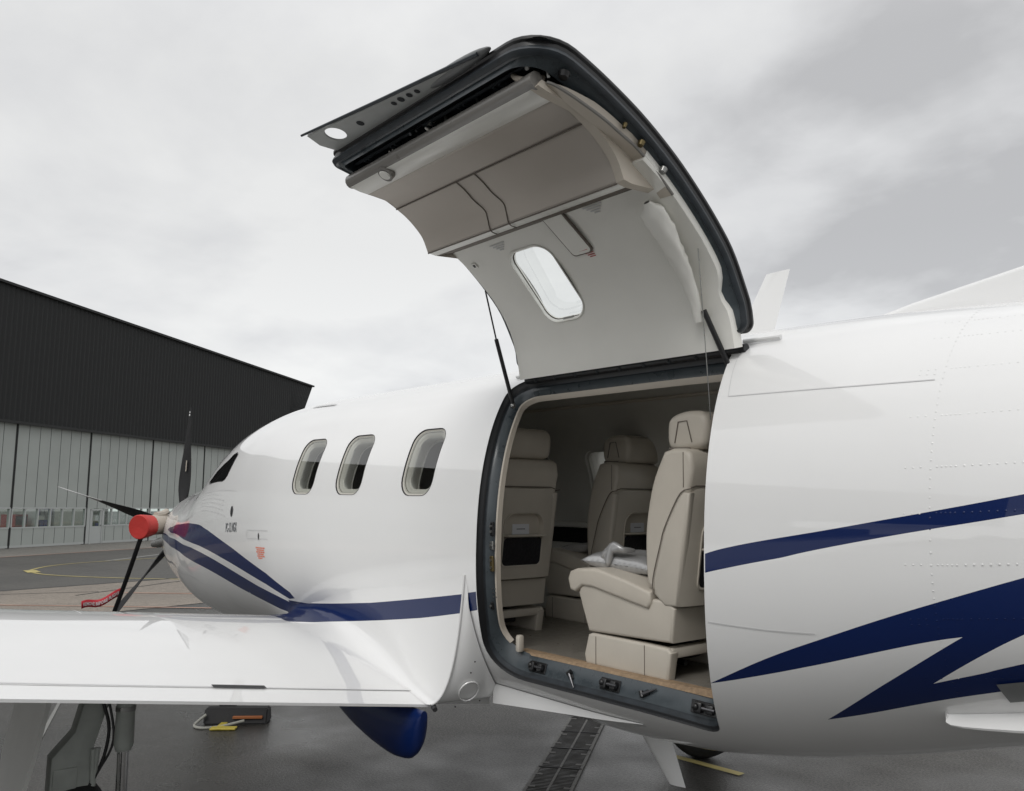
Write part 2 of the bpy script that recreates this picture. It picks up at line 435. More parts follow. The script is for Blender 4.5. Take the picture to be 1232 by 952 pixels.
for i in range(26): dome(bm,-3.1+i*.03,139.2,.0022,.0008); dome(bm,-3.1+i*.03,141.0,.0022,.0008)
tag(finish('rivets',bm,['white','navy'],air),kind='stuff')
# ------------------------------------------------------------------ writing
def textmesh(txt,size):
    cu=bpy.data.curves.new('t','FONT'); cu.body=txt; cu.size=size; cu.align_x='LEFT'; cu.resolution_u=2; cu.offset=.022*size
    o=bpy.data.objects.new('t',cu); col.objects.link(o)
    dg=bpy.context.evaluated_depsgraph_get(); dg.update(); me=bpy.data.meshes.new_from_object(o.evaluated_get(dg))
    bpy.data.objects.remove(o); return me
def skintext(name,txt,size,x0,s0,m,parent=air,width=None,off=.0022):
    me=textmesh(txt,size); bm=bmesh.new(); bm.from_mesh(me)
    mx=max(v.co.x for v in bm.verts); k=(width/mx) if width else 1
    for v in bm.verts: v.co=Vector(fus(x0+v.co.x*k,s0-v.co.y/KS,off))
    return finish(name,bm,m,parent,smooth=None)
skintext('model_lettering','PC-12 NGX',.072,-6.225,93.6,'ink',width=.24)
bm=bmesh.new()   # small print near the cowling and the rescue note
rr=random.Random(3)
for r_ in range(5):
    x=-7.05+.12*r_*.2; 
    x0=-7.02+r_*.03; x=x0
    while x<x0+.62:
        l=rr.uniform(.03,.06); s=73.0+r_*2.0+(x+7.0)*9.5
        strip(bm,[(x,s),(x+l,s+l*9.5)],.007,.0015); x+=l+.03
finish('small_print',bm,'line',air,smooth=None)
bm=bmesh.new()
for r_ in range(6):
    w=[.13,.10,.12,.08,.1,.07][r_]; x=-5.62+(.13-w)/2
    while x<-5.62+.065+w/2:
        l=rr.uniform(.012,.03); s=99.6+r_*.85; strip(bm,[(x,s),(x+l,s)],.0085,.0015); x+=l+.005
finish('rescue_note',bm,'rescue',air,smooth=None)
bm=bmesh.new()
for (x,s,rx,ry) in ((-6.111,86.6,.026,.032),(-5.56,95.2,.010,.02)):
    c=bm.verts.new(fus(x,s,.003)); k=[bm.verts.new(fus(x+rx*math.cos(2*math.pi*i/16),s+ry*math.sin(2*math.pi*i/16)/KS,.003)) for i in range(16)]
    for i in range(16): bm.faces.new((k[i],k[(i+1)%16],c))
finish('static_port',bm,'gap',air)
# ------------------------------------------------------------------ windows
def window(x0,x1,sg=1):
    def L(g,off):
        p=densify(winloop(x0,x1,g),.03,KS); return [fus(x,s*sg,off) for x,s in p]
    n0=len(L(0,0))
    def L2(g,off):
        base=densify(winloop(x0,x1,0),.03,KS); cx=(x0+x1)/2; cs=68.6; kx=1-2*g/(x1-x0); ks=1-2*g/(24*KS)
        return [fus(cx+(x-cx)*kx,(cs+(s-cs)*ks)*sg,off) for x,s in base]
    bm=bmesh.new()
    rings=[L2(-.0015,.0012),L2(.0012,.0012),L2(.002,-.006),L2(.014,-.012),L2(.015,-.016),L2(.027,-.022),L2(.028,-.026),L2(.035,-.032),L2(.035,-.045),L2(-.01,-.12)]
    loft(bm,rings,[0,0,1,3,1,1,1,2,2])
    fr=finish('window_frame',bm,['gap','reveal','cabin','groove'],air,smooth=50)
    bm,nr=sheet(lambda x,s:fus(x,s*sg,-.009),densify(winloop(x0,x1,.004),.03,KS),.03,3,KS,step=.02)
    finish('window_pane',bm,'glass',fr,normals=nr)
for a,b in WINS: window(a,b)
for a,b in STB: window(a,b,-1)
def cockwin(poly,inset_pts,name):
    cx=sum(p[0] for p in poly)/len(poly); cs=sum(p[1] for p in poly)/len(poly)
    def ring(k,off): return [fus(cx+(x-cx)*k,cs+(s-cs)*k,off) for x,s in poly]
    bm=bmesh.new(); loft(bm,[ring(1.0,.001),ring(.97,.003),ring(.93,-.004),ring(.9,-.03)],[0,0,0])
    fr=finish(name,bm,'black',air)
    bm,nr=sheet(lambda x,s:fus(x,s,-.003),[(cx+(x-cx)*.95,cs+(s-cs)*.95) for x,s in poly],.06,4,KS,step=.04)
    finish('glass',bm,'glassd',fr,normals=nr)
cockwin(densify(cockp,.04,KS),0,'side_window'); cockwin(densify(wshield,.08,KS),0,'windshield'); cockwin(densify(neg(wshield),.08,KS),0,'windshield'); cockwin(densify(neg(cockp),.05,KS),0,'side_window')
# ------------------------------------------------------------------ interior shell
holesL=[aperture(.047,[.13,.03,.03,.20])]+[winloop(a,b,.012) for a,b in WINS]+[neg(winloop(a,b,.012)) for a,b in STB]
bm,nr=sheet(lambda x,s:fus(x,s,-.108),[(-6.1,-180),(-1.70,-180),(-1.70,180),(-6.1,180)],.09,5,KS,holesL,step=.03,flip=True)
finish('cabin_lining',bm,'cabin',air,normals=nr)
bm=bmesh.new()
for x in (-6.08,-1.72):
    ring=[fus(x,s,-.06) for s in range(-180,180,6)]; bm.faces.new([bm.verts.new(p) for p in ring])
finish('cabin_bulkhead',bm,'cabin',air,smooth=None)
bm=bmesh.new(); box(bm,(-6.05,2.765,-.77),(-1.73,3.90,-.74))
finish('cabin_floor',bm,'carpet',air)
bm=bmesh.new(); 
N_=30; A=[];B=[];Cc=[]
for i in range(N_+1):
    x=-3.12+1.30*i/N_; sb=sbot(x); q=Vector(fus(x,sb-.074/KS,-.099)); A.append(bm.verts.new(q)); B.append(bm.verts.new((x,q.y+.006,max(q.z+.008,-.736)))); Cc.append(bm.verts.new((x,2.785,-.736)))
for i in range(N_):
    bm.faces.new((A[i],A[i+1],B[i+1],B[i])); bm.faces.new((B[i],B[i+1],Cc[i+1],Cc[i]))
finish('sill_trim',bm,'wood',air,smooth=60)
bm=bmesh.new()
box(bm,(-6.0,3.945,-.20),(-2.6,4.12,-.165),0,.008); box(bm,(-6.0,3.965,-.30),(-2.6,4.10,-.205),1); box(bm,(-6.0,3.93,-.74),(-2.6,4.05,-.30),0,.01)
finish('side_ledge',bm,['cabin','black'],air)
bm=bmesh.new(); box(bm,(-4.02,4.075,.02),(-3.99,4.10,.06),0); 
for x in (-3.75,-2.9,-2.3): tube(bm,[(x,3.35,.672),(x,3.35,.655)],.03,16)
box(bm,(-3.9,3.70,.60),(-3.4,3.73,.615))
finish('cabin_fitting',bm,'black',air)
bm=bmesh.new(); # overhead ledge strip on the ceiling
box(bm,(-6.0,2.93,.55),(-1.73,3.0,.565),bev=.006); box(bm,(-6.0,3.62,.55),(-1.73,3.70,.565),bev=.006)
finish('ceiling_rail',bm,'trim',air)
bm=bmesh.new(); # pleated shade in the starboard window
for i in range(16):
    x=-3.84+i*.018; s=[57,76]
    a=[bm.verts.new(fus(x,-q,-.085-(.006 if i%2 else 0))) for q in (56,62,68,75)]; b=[bm.verts.new(fus(x+.018,-q,-.055-(.0 if i%2 else .006))) for q in (56,62,68,75)]
    for j in range(3): bm.faces.new((a[j],a[j+1],b[j+1],b[j]))
mt2=mat('light_block_sheet',(.30,.29,.26),.8)
bm2=bmesh.new()  # opaque sheets added inside other starboard windows to block their bright sky
for (xa0,xb0) in STB[1:3]+STB[4:]:
    g=[[bm2.verts.new(fus(xa0-.01+(xb0-xa0+.02)*i/6,-(54+29*j/8),-.085)) for j in range(9)] for i in range(7)]
    for i in range(6):
        for j in range(8): bm2.faces.new((g[i][j],g[i+1][j],g[i+1][j+1],g[i][j+1]))
finish('window_light_block',bm2,mt2,air,smooth=60)
mt=mat('pleated_shade',(.7,.69,.66),.8); mt.node_tree.nodes['Principled BSDF'].inputs['Transmission Weight'].default_value=.6
finish('window_shade',bm,mt,air,smooth=None)
bm=bmesh.new() # port side panel below the window line, ahead of the door
prism(bm,[(-3.6,-.18),(-3.34,-.18),(-3.28,-.24),(-3.29,-.30),(-3.36,-.42),(-3.38,-.74),(-3.6,-.74)],'y',2.60,2.72,0,.012)
finish('side_panel',bm,'leather2',air)
# ------------------------------------------------------------------ door frame
def apring(ins,rad,off): return [fus(x,s,off) for x,s in aperture(ins,rad)]
bm=bmesh.new()
rd=lambda i:[max(.16-i,.05),max(.05-i*.3,.025),max(.07-i*.4,.03),max(.24-i,.08)]
seq=[(0,.003),(.006,.006),(.014,.004),(.018,-.012),(.022,-.03),(.030,-.034),(.034,-.028),(.040,-.034),(.074,-.052),(.078,-.060),(.080,-.085)]
rings=[apring(i,rd(i),o) for i,o in seq]
n=min(len(r) for r in rings)
rings2=[]
def resample(ring,n=200):
    P=[Vector(p) for p in ring]+[Vector(ring[0])]; L=[0]
    for a,b in zip(P,P[1:]): L.append(L[-1]+(b-a).length)
    out=[];j=0
    for i in range(n):
        t=L[-1]*i/n
        while L[j+1]<t: j+=1
        out.append(P[j].lerp(P[j+1],(t-L[j])/max(1e-9,L[j+1]-L[j])))
    return out
# each ring is sampled by the same corner/edge counts; inset differs for sides, top and sill
def apring_c(ix,it,ib,rad,off,boff=None,kc=9,ke=34):
    W_=1.30;H=1.56; pts=[]
    c=rrect(ix,W_-ix,it,H-ib,rad,kc)
    for q in range(4):
        seg=c[q*(kc+1):(q+1)*(kc+1)]; nxt=c[((q+1)%4)*(kc+1)]
        pts+=seg
        for e in range(1,ke): pts.append((seg[-1][0]+(nxt[0]-seg[-1][0])*e/ke,seg[-1][1]+(nxt[1]-seg[-1][1])*e/ke))
    out=[]
    for X,T in pts:
        u=X/W_; s=33.9+(T/H)*101; x=xf(s)+(xa(s)-xf(s))*u
        s=33.9+(T/H)*(sbot(x)-33.9); x=xf(s)+(xa(s)-xf(s))*u
        k=min(max((T-(H-.35))/.28,0),1); k=k*k*(3-2*k)
        out.append(fus(x,s,off+((boff if boff is not None else off)-off)*k))
    return out
seq=[(0,0,0,-.001,-.001),(.002,.003,.003,-.018,-.008),(.006,.007,.008,-.022,-.012),(.009,.010,.013,-.036,-.016),(.011,.012,.018,-.044,-.030),(.016,.018,.024,-.046,-.036),(.042,.046,.072,-.082,-.098),(.043,.048,.074,-.094,-.106)]
loft(bm,[apring_c(ix,it,ib,rd(ix),o,bo) for ix,it,ib,o,bo in seq],[0,0,0,1,1,2,2])
frame=finish('door_frame',bm,['rubber','darkslate','slate'],air,smooth=40)
bm=bmesh.new()
rings=[apring_c(ix,it,ib,rd(ix),o,bo) for ix,it,ib,o,bo in [(.041,.046,.074,-.084,-.10),(.043,.048,.076,-.080,-.096),(.049,.053,.08,-.085,-.10),(.051,.055,.082,-.110,-.12)]]
# trim runs along front, top: leave out the sill part
vr=[[bm.verts.new(p) for p in r] for r in rings]; nn=len(rings[0])
for a,b in zip(vr,vr[1:]):
    for k in range(nn):
        if all(q.co.z>-.70 for q in (a[k],a[(k+1)%nn])): bm.faces.new((a[k],a[(k+1)%nn],b[(k+1)%nn],b[k]))
finish('frame_trim',bm,'trim',frame,smooth=40)
bm=bmesh.new(); box(bm,(-3.075,2.665,-.735),(-3.045,2.70,-.655),0,.010); finish('trim_foot',bm,'leather2',frame)
def bandframe(x,t):
    sb=sbot(x); a=Vector(fus(x,sb-.024/KS,-.036)); b=Vector(fus(x,sb-.072/KS,-.098)); sb2=sbot(x+.05); a2=Vector(fus(x+.05,sb2-.024/KS,-.036))
    t_=(a2-a).normalized(); u=(b-a); u=(u-t_*u.dot(t_)).normalized(); n=t_.cross(u)
    if n.y>0: n=-n
    u=n.cross(t_); m=Matrix((t_,u,n)).transposed().to_4x4(); m.translation=a.lerp(b,t); return m
# sill latches
def skinframe(x,s,off):
    p=Vector(fus(x,s,off)); n=(Vector(fus(x,s,off+.01))-p).normalized(); t=Vector((1,0,0)); t=(t-n*t.dot(n)).normalized(); u=n.cross(t)
    m=Matrix((t,u,n)).transposed().to_4x4(); m.translation=p; return m
for i,(x,s) in enumerate([(-2.94,127.2),(-2.492,128.2),(-2.045,132.6)]):
    m=bandframe(x,.42)@Matrix.Scale(1.12,4); bm=bmesh.new()
    box(bm,(-.045,-.022,0),(.05,.022,.006),0,.002,1,m); box(bm,(-.03,-.018,.004),(.0,.018,.03),0,.006,2,m); box(bm,(.012,-.016,.004),(.04,.016,.024),0,.006,2,m)
    tube(bm,[m@Vector((-.034,0,.02)),m@Vector((.044,0,.018))],.0085,12,1); ball(bm,m@Vector((-.02,.002,.026)),.014,0)
    finish('latch',bm,['black','latchmetal'],frame)
for i,(x,s,r0) in enumerate([(-2.72,127.6,-.9),(-2.305,129.2,.5)]):
    m=bandframe(x,.4)@Matrix.Rotation(r0,4,'Z');bm=bmesh.new()
    box(bm,(-.02,-.01,0),(.02,.012,.008),1,.002,1,m); tube(bm,[m@Vector((-.01,0,.012)),m@Vector((.06,0,.01))],[.009,.003],10,0); tube(bm,[m@Vector((-.012,-.01,.012)),m@Vector((-.012,.014,.012))],.01,10,1)
    finish('latch_pin',bm,['latchmetal','black'],frame)
bm=bmesh.new()
for (x,s,mi) in [(-3.075,89.2,1),(-3.078,92,0),(-3.08,95.7,2),(-3.08,97.6,2),(-3.12,109.5,1),(-3.078,88,1)]:
    m=skinframe(x,s,-.072); box(bm,(-.012,-.02,0),(.012,.02,.012),mi,.003,1,m); tube(bm,[m@Vector((0,0,0)),m@Vector((0,0,.02))],.006,8,0)
for k in range(6):
    m=skinframe(-3.10+.02*(k%2),104+1.3*(k//2),-.072); tube(bm,[m@Vector((0,0,0)),m@Vector((0,0,.004))],.003,6,0)
finish('frame_fitting',bm,['steel','black','brass'],frame)
# hinge cover rails beside the aperture, roof rail
bm=bmesh.new()
tube(bm,[fus(-1.885,30.8,.012),fus(-1.72,30.8,.012)],.010,10); tube(bm,[fus(-3.27,31.0,.008),fus(-3.16,31.6,.008)],.008,10)
box(bm,(-1.90,2.84,.60),(-1.86,2.87,.635),0,.004)
finish('hinge_rail',bm,'white',air)
bm=bmesh.new(); strip(bm,[(-5.62,27.5),(-5.24,29.5)],.02,.006); strip(bm,[(-5.62,28.6),(-5.24,30.6)],.006,.003,1)
finish('drip_rail',bm,['line','gap'],air)
# ------------------------------------------------------------------ cargo door (open)
P_=catmull([(2.774,.646),(2.76,.743),(2.724,.817),(2.645,.945),(2.545,1.045),(2.433,1.136),(2.304,1.226),(2.14,1.316),(1.99,1.378),(1.858,1.422),(1.74,1.452),(1.653,1.468),(1.45,1.500)],6)
L_=catmull([(2.735,.47),(2.718,.52),(2.70,.58),(2.668,.723),(2.61,.845),(2.522,.950),(2.427,1.03),(2.342,1.092),(2.25,1.145),(2.16,1.19)],6)
def mkprof(Q):
    cum=[0]
    for a,b in zip(Q,Q[1:]): cum.append(cum[-1]+math.hypot(b[0]-a[0],b[1]-a[1]))
    def f(w):
        if w<=0: i=0
        else:
            i=0
            while i<len(Q)-2 and cum[i+1]<w: i+=1
        L=cum[i+1]-cum[i]; t=(w-cum[i])/L
        y=Q[i][0]+(Q[i+1][0]-Q[i][0])*t; z=Q[i][1]+(Q[i+1][1]-Q[i][1])*t
        def tan(j):
            a=Q[max(j-1,0)];b=Q[min(j+1,len(Q)-1)]; return (b[0]-a[0],b[1]-a[1])
        ta,tb=tan(i),tan(i+1); ty,tz=ta[0]+(tb[0]-ta[0])*t,ta[1]+(tb[1]-ta[1])*t; l=math.hypot(ty,tz)
        return y,z,-tz/l,ty/l
    f.total=cum[-1]; return f
fp=mkprof(P_); fl=mkprof(L_)
def DP(x,w,d=0):   # d = inward depth from the outer skin
    y,z,ny,nz=fp(w); return (x,y+ny*d,z+nz*d)
def DL(x,w,d=0):
    y,z,ny,nz=fl(w); return (x,y+ny*d,z+nz*d)
XD0,XD1,WD=-3.15,-1.805,1.49
door=part_empty('cargo_door',air)
door['label']='raised cargo door seen from below with cream lining'
dhole=rrect(-2.89,-2.59,.215,.615,.085,6)
dout=rrect(XD0,XD1,0.0,WD,[.04,.04,.16,.05],7)
bm,nr=sheet(lambda x,w:DP(x,w,0),dout,.06,.04,1,[dhole],step=.03)
finish('outer_skin',bm,'white',door,normals=nr)
def dring(ins,d,kc=8,ke=30):
    we=min(ins,.026+.1*max(0,ins-.026)); c=rrect(XD0+ins,XD1-ins,0+ins*.3,WD-we,[.04,.04,max(.16-ins*.7,.05),max(.05-ins*.2,.03)],kc); pts=[]
    for q in range(4):
        seg=c[q*(kc+1):(q+1)*(kc+1)]; nxt=c[((q+1)%4)*(kc+1)]; pts+=seg
        for e in range(1,ke): pts.append((seg[-1][0]+(nxt[0]-seg[-1][0])*e/ke,seg[-1][1]+(nxt[1]-seg[-1][1])*e/ke))
    return [DP(x,w,d) for x,w in pts]
bm=bmesh.new()
loft(bm,[dring(i,d) for i,d in [(-.001,-.003),(-.004,.002),(-.003,.010),(.004,.016),(.005,.030),(.0,.036),(-.002,.046),(.004,.056),(.014,.060),(.020,.054),(.026,.056),(.075,.078),(.080,.074),(.088,.02)]],[0,0,0,0,1,1,1,1,2,2,2,2,2])
finish('door_ring',bm,['black','darkslate','slate'],door,smooth=40)
bm,nr=sheet(lambda x,w:DP(x,w,.015),rrect(XD0+.02,XD1-.02,.02,WD-.02,.05,4),.08,.05,1,[rrect(-2.93,-2.57,.185,.645,.1,6)],step=.05)
finish('inner_structure',bm,'cavity',door,normals=nr)
# structure bits in the gap at the free edge
bm=bmesh.new(); rr=random.Random(5)
for i in range(24):
    x=-3.08+i*.052+rr.uniform(-.01,.01); w=1.33+rr.uniform(0,.06); l=rr.uniform(.02,.07)
    y,z,ny,nz=fp(w); t=(-nz,ny)
    mi=rr.choice([0,0,0,1,2])
    a=DP(x,w,.02); b=DP(x+rr.uniform(-.01,.02),w+rr.uniform(-.04,.05),.07+rr.uniform(0,.02))
    tube(bm,[a,b],rr.uniform(.004,.010),8,mi)
for x in (-2.95,-2.75,-2.5,-2.3,-2.1):
    for s_ in (0,1):
        p=Vector(DP(x+s_*.03,1.30,.03)); q=Vector(DP(x+s_*.03,1.42,.075)); tube(bm,[p,q],.005,6,0)
    m=Matrix.Translation(Vector(DP(x,1.36,.06))); box(bm,(-.02,-.015,-.012),(.02,.015,.012),rr.choice([0,1]),.003,1,m)
tube(bm,[DP(-3.1,1.40,.04),DP(-1.95,1.40,.04)],.008,8,0)
tube(bm,[DP(-3.1,1.34,.03),DP(-1.95,1.34,.03)],.012,8,0)
# plastic loop and white clips
for (x,w) in ((-2.78,1.37),(-2.04,1.35),(-2.97,1.36)):
    for q in (-.012,.012): tube(bm,[DP(x+q,w-.03,.075),DP(x+q+.004,w+.03,.075)],.004,8,2)
tube(bm,catmull([DP(-2.02,1.40,.05),DP(-1.98,1.41,.085),DP(-1.94,1.38,.09),DP(-1.93,1.34,.06)],4),.010,8,3)
finish('latch_mechanism',bm,['darkslate','steel','pale','tan'],door)
bm=bmesh.new()
for (x,w,mi,r) in ((-1.83,.92,1,.014),(-1.83,1.02,1,.009),(-1.83,.78,0,.016),(-1.85,1.32,2,.022)):
    p=Vector(DP(x,w,.066)); q=Vector(DP(x,w,.084)); tube(bm,[p,q],[r,r*.7],12,mi)
finish('door_fitting',bm,['steel','brass','black'],door)
# liner
lhole=rrect(-2.825,-2.56,.355,.755,.08,6)
XL0,XL1=-3.10,-1.845
LW0=.112
lout=[(XL0,LW0),(XL1,LW0),(XL1,.13),(-1.848,.22),(-1.853,.26),(-1.868,.30),(-1.872,.335),(-1.862,.36),(-1.852,.385),(XL1,.42),(XL1,fl.total-.01),(XL0,fl.total-.01)]
bm,nr=sheet(DL,lout,.06,.04,1,[lhole],step=.03)
# bulge for the sleeve-side panel is left flat; edges get a return
liner=finish('inner_liner',bm,'liner',door,normals=nr)
bm=bmesh.new()
edge=densify(lout,.03); loft(bm,[[DL(x,w,0) for x,w in edge],[DL(x+(.006 if x>-2.5 else -.004),w,-.010) for x,w in edge],[DL(x+(.004 if x>-2.5 else -.003),w,-.05) for x,w in edge]],0)
finish('liner_edge',bm,'liner',door,smooth=60)
# window reveal in the door
bm=bmesh.new()
hl=rrect(-2.825,-2.56,.355,.755,.08,8); hs=rrect(-2.89,-2.59,.215,.615,.085,8)
def lerpring(t,fA,grow=0):
    out=[]
    for (xa_,wa),(xb,wb) in zip(hl,hs):
        A=Vector(DL(xa_,wa,0)); B=Vector(DP(xb,wb,0)); out.append(A.lerp(B,t))
    c=sum(out,Vector())/len(out)
    return [c+(p-c)*(1+grow) for p in out]
loft(bm,[lerpring(-.04,0,.03),lerpring(-.08,0,.0),lerpring(.05,0,-.035),lerpring(.35,0,-.03),lerpring(.37,0,.01),lerpring(.62,0,.01),lerpring(.64,0,-.03),lerpring(.9,0,-.03),lerpring(1,0,.0)],[0,0,0,1,0,1,0,0])
wf=finish('door_window',bm,['pale','groove'],door,smooth=40)
bm=bmesh.new(); r=lerpring(.9,0,-.0); bm.faces.new([bm.verts.new(p) for p in r]); finish('pane',bm,'glass',door,smooth=None)
bm=bmesh.new(); a=Vector(DL(-2.72,.362,-.01)); b=Vector(DL(-2.66,.362,-.01)); tube(bm,[a,b],.008,8); finish('shade_handle',bm,'steel',door)
# overhead panel profile (y,z)
OV=[(2.26,1.135),(2.172,1.107),(2.126,1.112),(2.103,1.160),(2.083,1.188),(2.04,1.226),(1.995,1.256),(1.949,1.279),(1.889,1.304),(1.80,1.310),(1.76,1.312),(1.712,1.320),(1.698,1.340),(1.700,1.366),(1.715,1.38)]
def ovsec(i0,i1,x0,x1,name,m,sm=40,dy=0):
    bm=bmesh.new(); pts=OV[i0:i1+1]
    if len(pts)>2 and sm>30:
        pts=catmull(pts,4)
    A=[bm.verts.new((x0,p[0],p[1]+dy)) for p in pts];B=[bm.verts.new((x1,p[0],p[1]+dy)) for p in pts]
    for i in range(len(pts)-1): bm.faces.new((A[i],A[i+1],B[i+1],B[i]))
    o=finish(name,bm,m,door,smooth=sm); s_=o.modifiers.new('t','SOLIDIFY'); s_.thickness=.004; s_.offset=1; return o
XO0,XO1=-3.10,-1.93
ovsec(0,1,XO0,XO1,'lip_underside','groove',20); ovsec(1,2,XO0,XO1,'lip_strip','pale',20)
ovsec(2,7,XO0,XO1-.0,'lower_overhead_panel','taupe'); 
ovsec(7,9,XO0,XO1,'upper_overhead_panel','taupe',60)
ovsec(9,11,XO0,XO1+.0,'edge_strip','pale',20)
bm=bmesh.new(); tube(bm,[(XO0-.01,1.722,1.350),(XO1+.02,1.722,1.350)],.031,14); 
finish('edge_profile',bm,'grey',door)
bm=bmesh.new(); tube(bm,[(XO0,1.949,1.2775),(XO1,1.949,1.2775)],.0035,6); tube(bm,[(XO0,2.128,1.1095),(XO1,2.128,1.1095)],.003,6)
for x in (-2.62,-2.50):   # curved seams across the panel
    pts=catmull([(x-.03 if i>3 else x-.005*(5-i),p[0],p[1]-.004) for i,p in enumerate(OV[1:8])],4)
    tube(bm,pts,.0025,6)
finish('panel_seam',bm,'groove',door)
bm=bmesh.new(); # end cap on the aft side
cap=[OV[i] for i in range(1,12)]+[(1.73,1.345),(1.80,1.335),(1.95,1.295),(2.10,1.245),(2.26,1.16),(2.31,1.12)]
A=[bm.verts.new((XO1,p[0],p[1])) for p in cap]; B=[bm.verts.new((XO1+.035,p[0],p[1]+.004)) for p in cap]
for i in range(len(cap)): bm.faces.new((A[i],A[(i+1)%len(cap)],B[(i+1)%len(cap)],B[i]))
bm.faces.new(B[::-1]); finish('panel_end_cap',bm,'trim',door,smooth=30)
bm=bmesh.new(); cap2=[(p[0],p[1]) for p in cap]; bm.faces.new([bm.verts.new((XO0+.002,p[0],p[1])) for p in cap2]); finish('panel_front_cap',bm,'taupe',door,smooth=None)
bm=bmesh.new(); 
tube(bm,[(-2.84,1.738,1.322),(-2.84,1.726,1.302)],[.036,.034],20,0); tube(bm,[(-2.84,1.726,1.302),(-2.84,1.724,1.297)],[.026,.022],20,1)
finish('call_button',bm,['grey','pale'],door)
bm=bmesh.new(); rp=catmull([(2.33,1.095),(2.25,1.150),(2.14,1.212),(2.04,1.246),(1.942,1.278),(1.80,1.318),(1.745,1.340)],5)
xo_=[-1.848-.046*max(0,(i/(len(rp)-1)-.55)/.45)**2 for i in range(len(rp))]; ko_=[1-max(0,(i/(len(rp)-1)-.7)/.3) for i in range(len(rp))]
A=[bm.verts.new((xo_[i],p[0],p[1])) for i,p in enumerate(rp)];B=[bm.verts.new((-1.899,p[0],p[1]+.002)) for p in rp];Cc=[bm.verts.new((xo_[i]+.006*ko_[i],p[0]+.01*ko_[i],p[1]+.035*ko_[i])) for i,p in enumerate(rp)]
for i in range(len(rp)-1): bm.faces.new((A[i],A[i+1],B[i+1],B[i])); bm.faces.new((A[i],A[i+1],Cc[i+1],Cc[i]))
finish('edge_rim',bm,'trim',door,smooth=50)
bm=bmesh.new(); tube(bm,[(xo_[i]+.003,p[0]+.004,p[1]+.004) for i,p in enumerate(rp)],.006,8); finish('edge_piping',bm,'grey',door)
# small fittings and notes on the liner
bm=bmesh.new()
def linerbox(bm,x0,x1,w0,w1,d0,d1,mi=0,r=.02,sk=0):
    p=rrect(x0,x1,w0,w1,r,4); A=[bm.verts.new(DL(x+sk*(w-w0),w,d0)) for x,w in p]; B=[bm.verts.new(DL(x+sk*(w-w0),w,d1)) for x,w in p]
    for i in range(len(p)):
        f=bm.faces.new((A[i],A[(i+1)%len(p)],B[(i+1)%len(p)],B[i])); f.material_index=mi
    f=bm.faces.new(B); f.material_index=mi
linerbox(bm,-2.452,-2.335,.645,.90,.0,.010,1,.02); linerbox(bm,-2.446,-2.341,.651,.90,.004,.0125,0,.02)
finish('handle_cover',bm,['liner','groove'],door)
bm=bmesh.new(); linerbox(bm,-2.425,-2.355,.665,.672,.012,.0135,0,.001)
for k in range(3): linerbox(bm,-2.39+k*.006,-2.345,.640-k*.010,.643-k*.010,.002,.004,0,.001)
finish('red_note',bm,'redink',door)
bm=bmesh.new()
for (x,w) in ((-2.80,.82),(-2.19,.845)):
    for k in range(4): linerbox(bm,x-.05+k*.012,x+.05-k*.012,w-.012*k,w-.012*k+.005,.002,.004,0,.001)
for (x0,x1,w) in ((-2.79,-2.73,.86),(-2.12,-2.04,.87)): linerbox(bm,x0,x1,w,w+.004,.002,.004,0,.001)
finish('liner_note',bm,'line',door)
bm=bmesh.new(); linerbox(bm,-3.052,-3.022,.735,.765,.002,.006,1,.003); linerbox(bm,-3.044,-3.030,.742,.758,.005,.0075,0,.002)
finish('liner_switch',bm,['black','pale'],door)
# extension plate with holes beyond the free edge
def plate(x,w,d): return Vector(DP(x,w,d))
pl=densify([(-2.12,1.492),(-3.085,1.487),(-3.11,1.56),(-3.085,1.635),(-2.6,1.575),(-2.3,1.540),(-2.12,1.515)],.03)
hol=[[(-2.965+.05*math.cos(2*math.pi*i/24),1.565+.045*math.sin(2*math.pi*i/24)) for i in range(24)]]
bm,nr=sheet(lambda x,w:DP(x,w,.012),pl,.05,.03,1,hol,step=.02)
ext=finish('extension_plate',bm,'plategrey',door,smooth=None)
bm,nr=sheet(lambda x,w:DP(x,w,.006),pl,.05,.03,1,hol,step=.02); finish('extension_skin',bm,'white',door,smooth=None)
for (hx,hw,hr) in ((-2.80,1.545,.017),(-2.565,1.538,.012),(-2.52,1.536,.015),(-2.47,1.532,.013),(-2.425,1.528,.012)):
    bm=bmesh.new(); c_=Vector(DP(hx,hw,.0135)); bm.faces.new([bm.verts.new(DP(hx+hr*math.cos(2*math.pi*i/16),hw+hr*math.sin(2*math.pi*i/16),.0135)) for i in range(16)]); finish('lightening_hole',bm,'cavity',door,smooth=None)
bm=bmesh.new(); tube(bm,[plate(-2.08,1.520,.008),plate(-2.3,1.546,.008),plate(-2.6,1.581,.008),plate(-3.11,1.648,.008)],[.008,.007,.007,.005],8); finish('plate_rim',bm,'darkslate',door)
bm=bmesh.new(); ball(bm,plate(-2.23,1.505,-.004),(.20,.030,.022),0,24,12); finish('latch_blister',bm,'bracket',door)
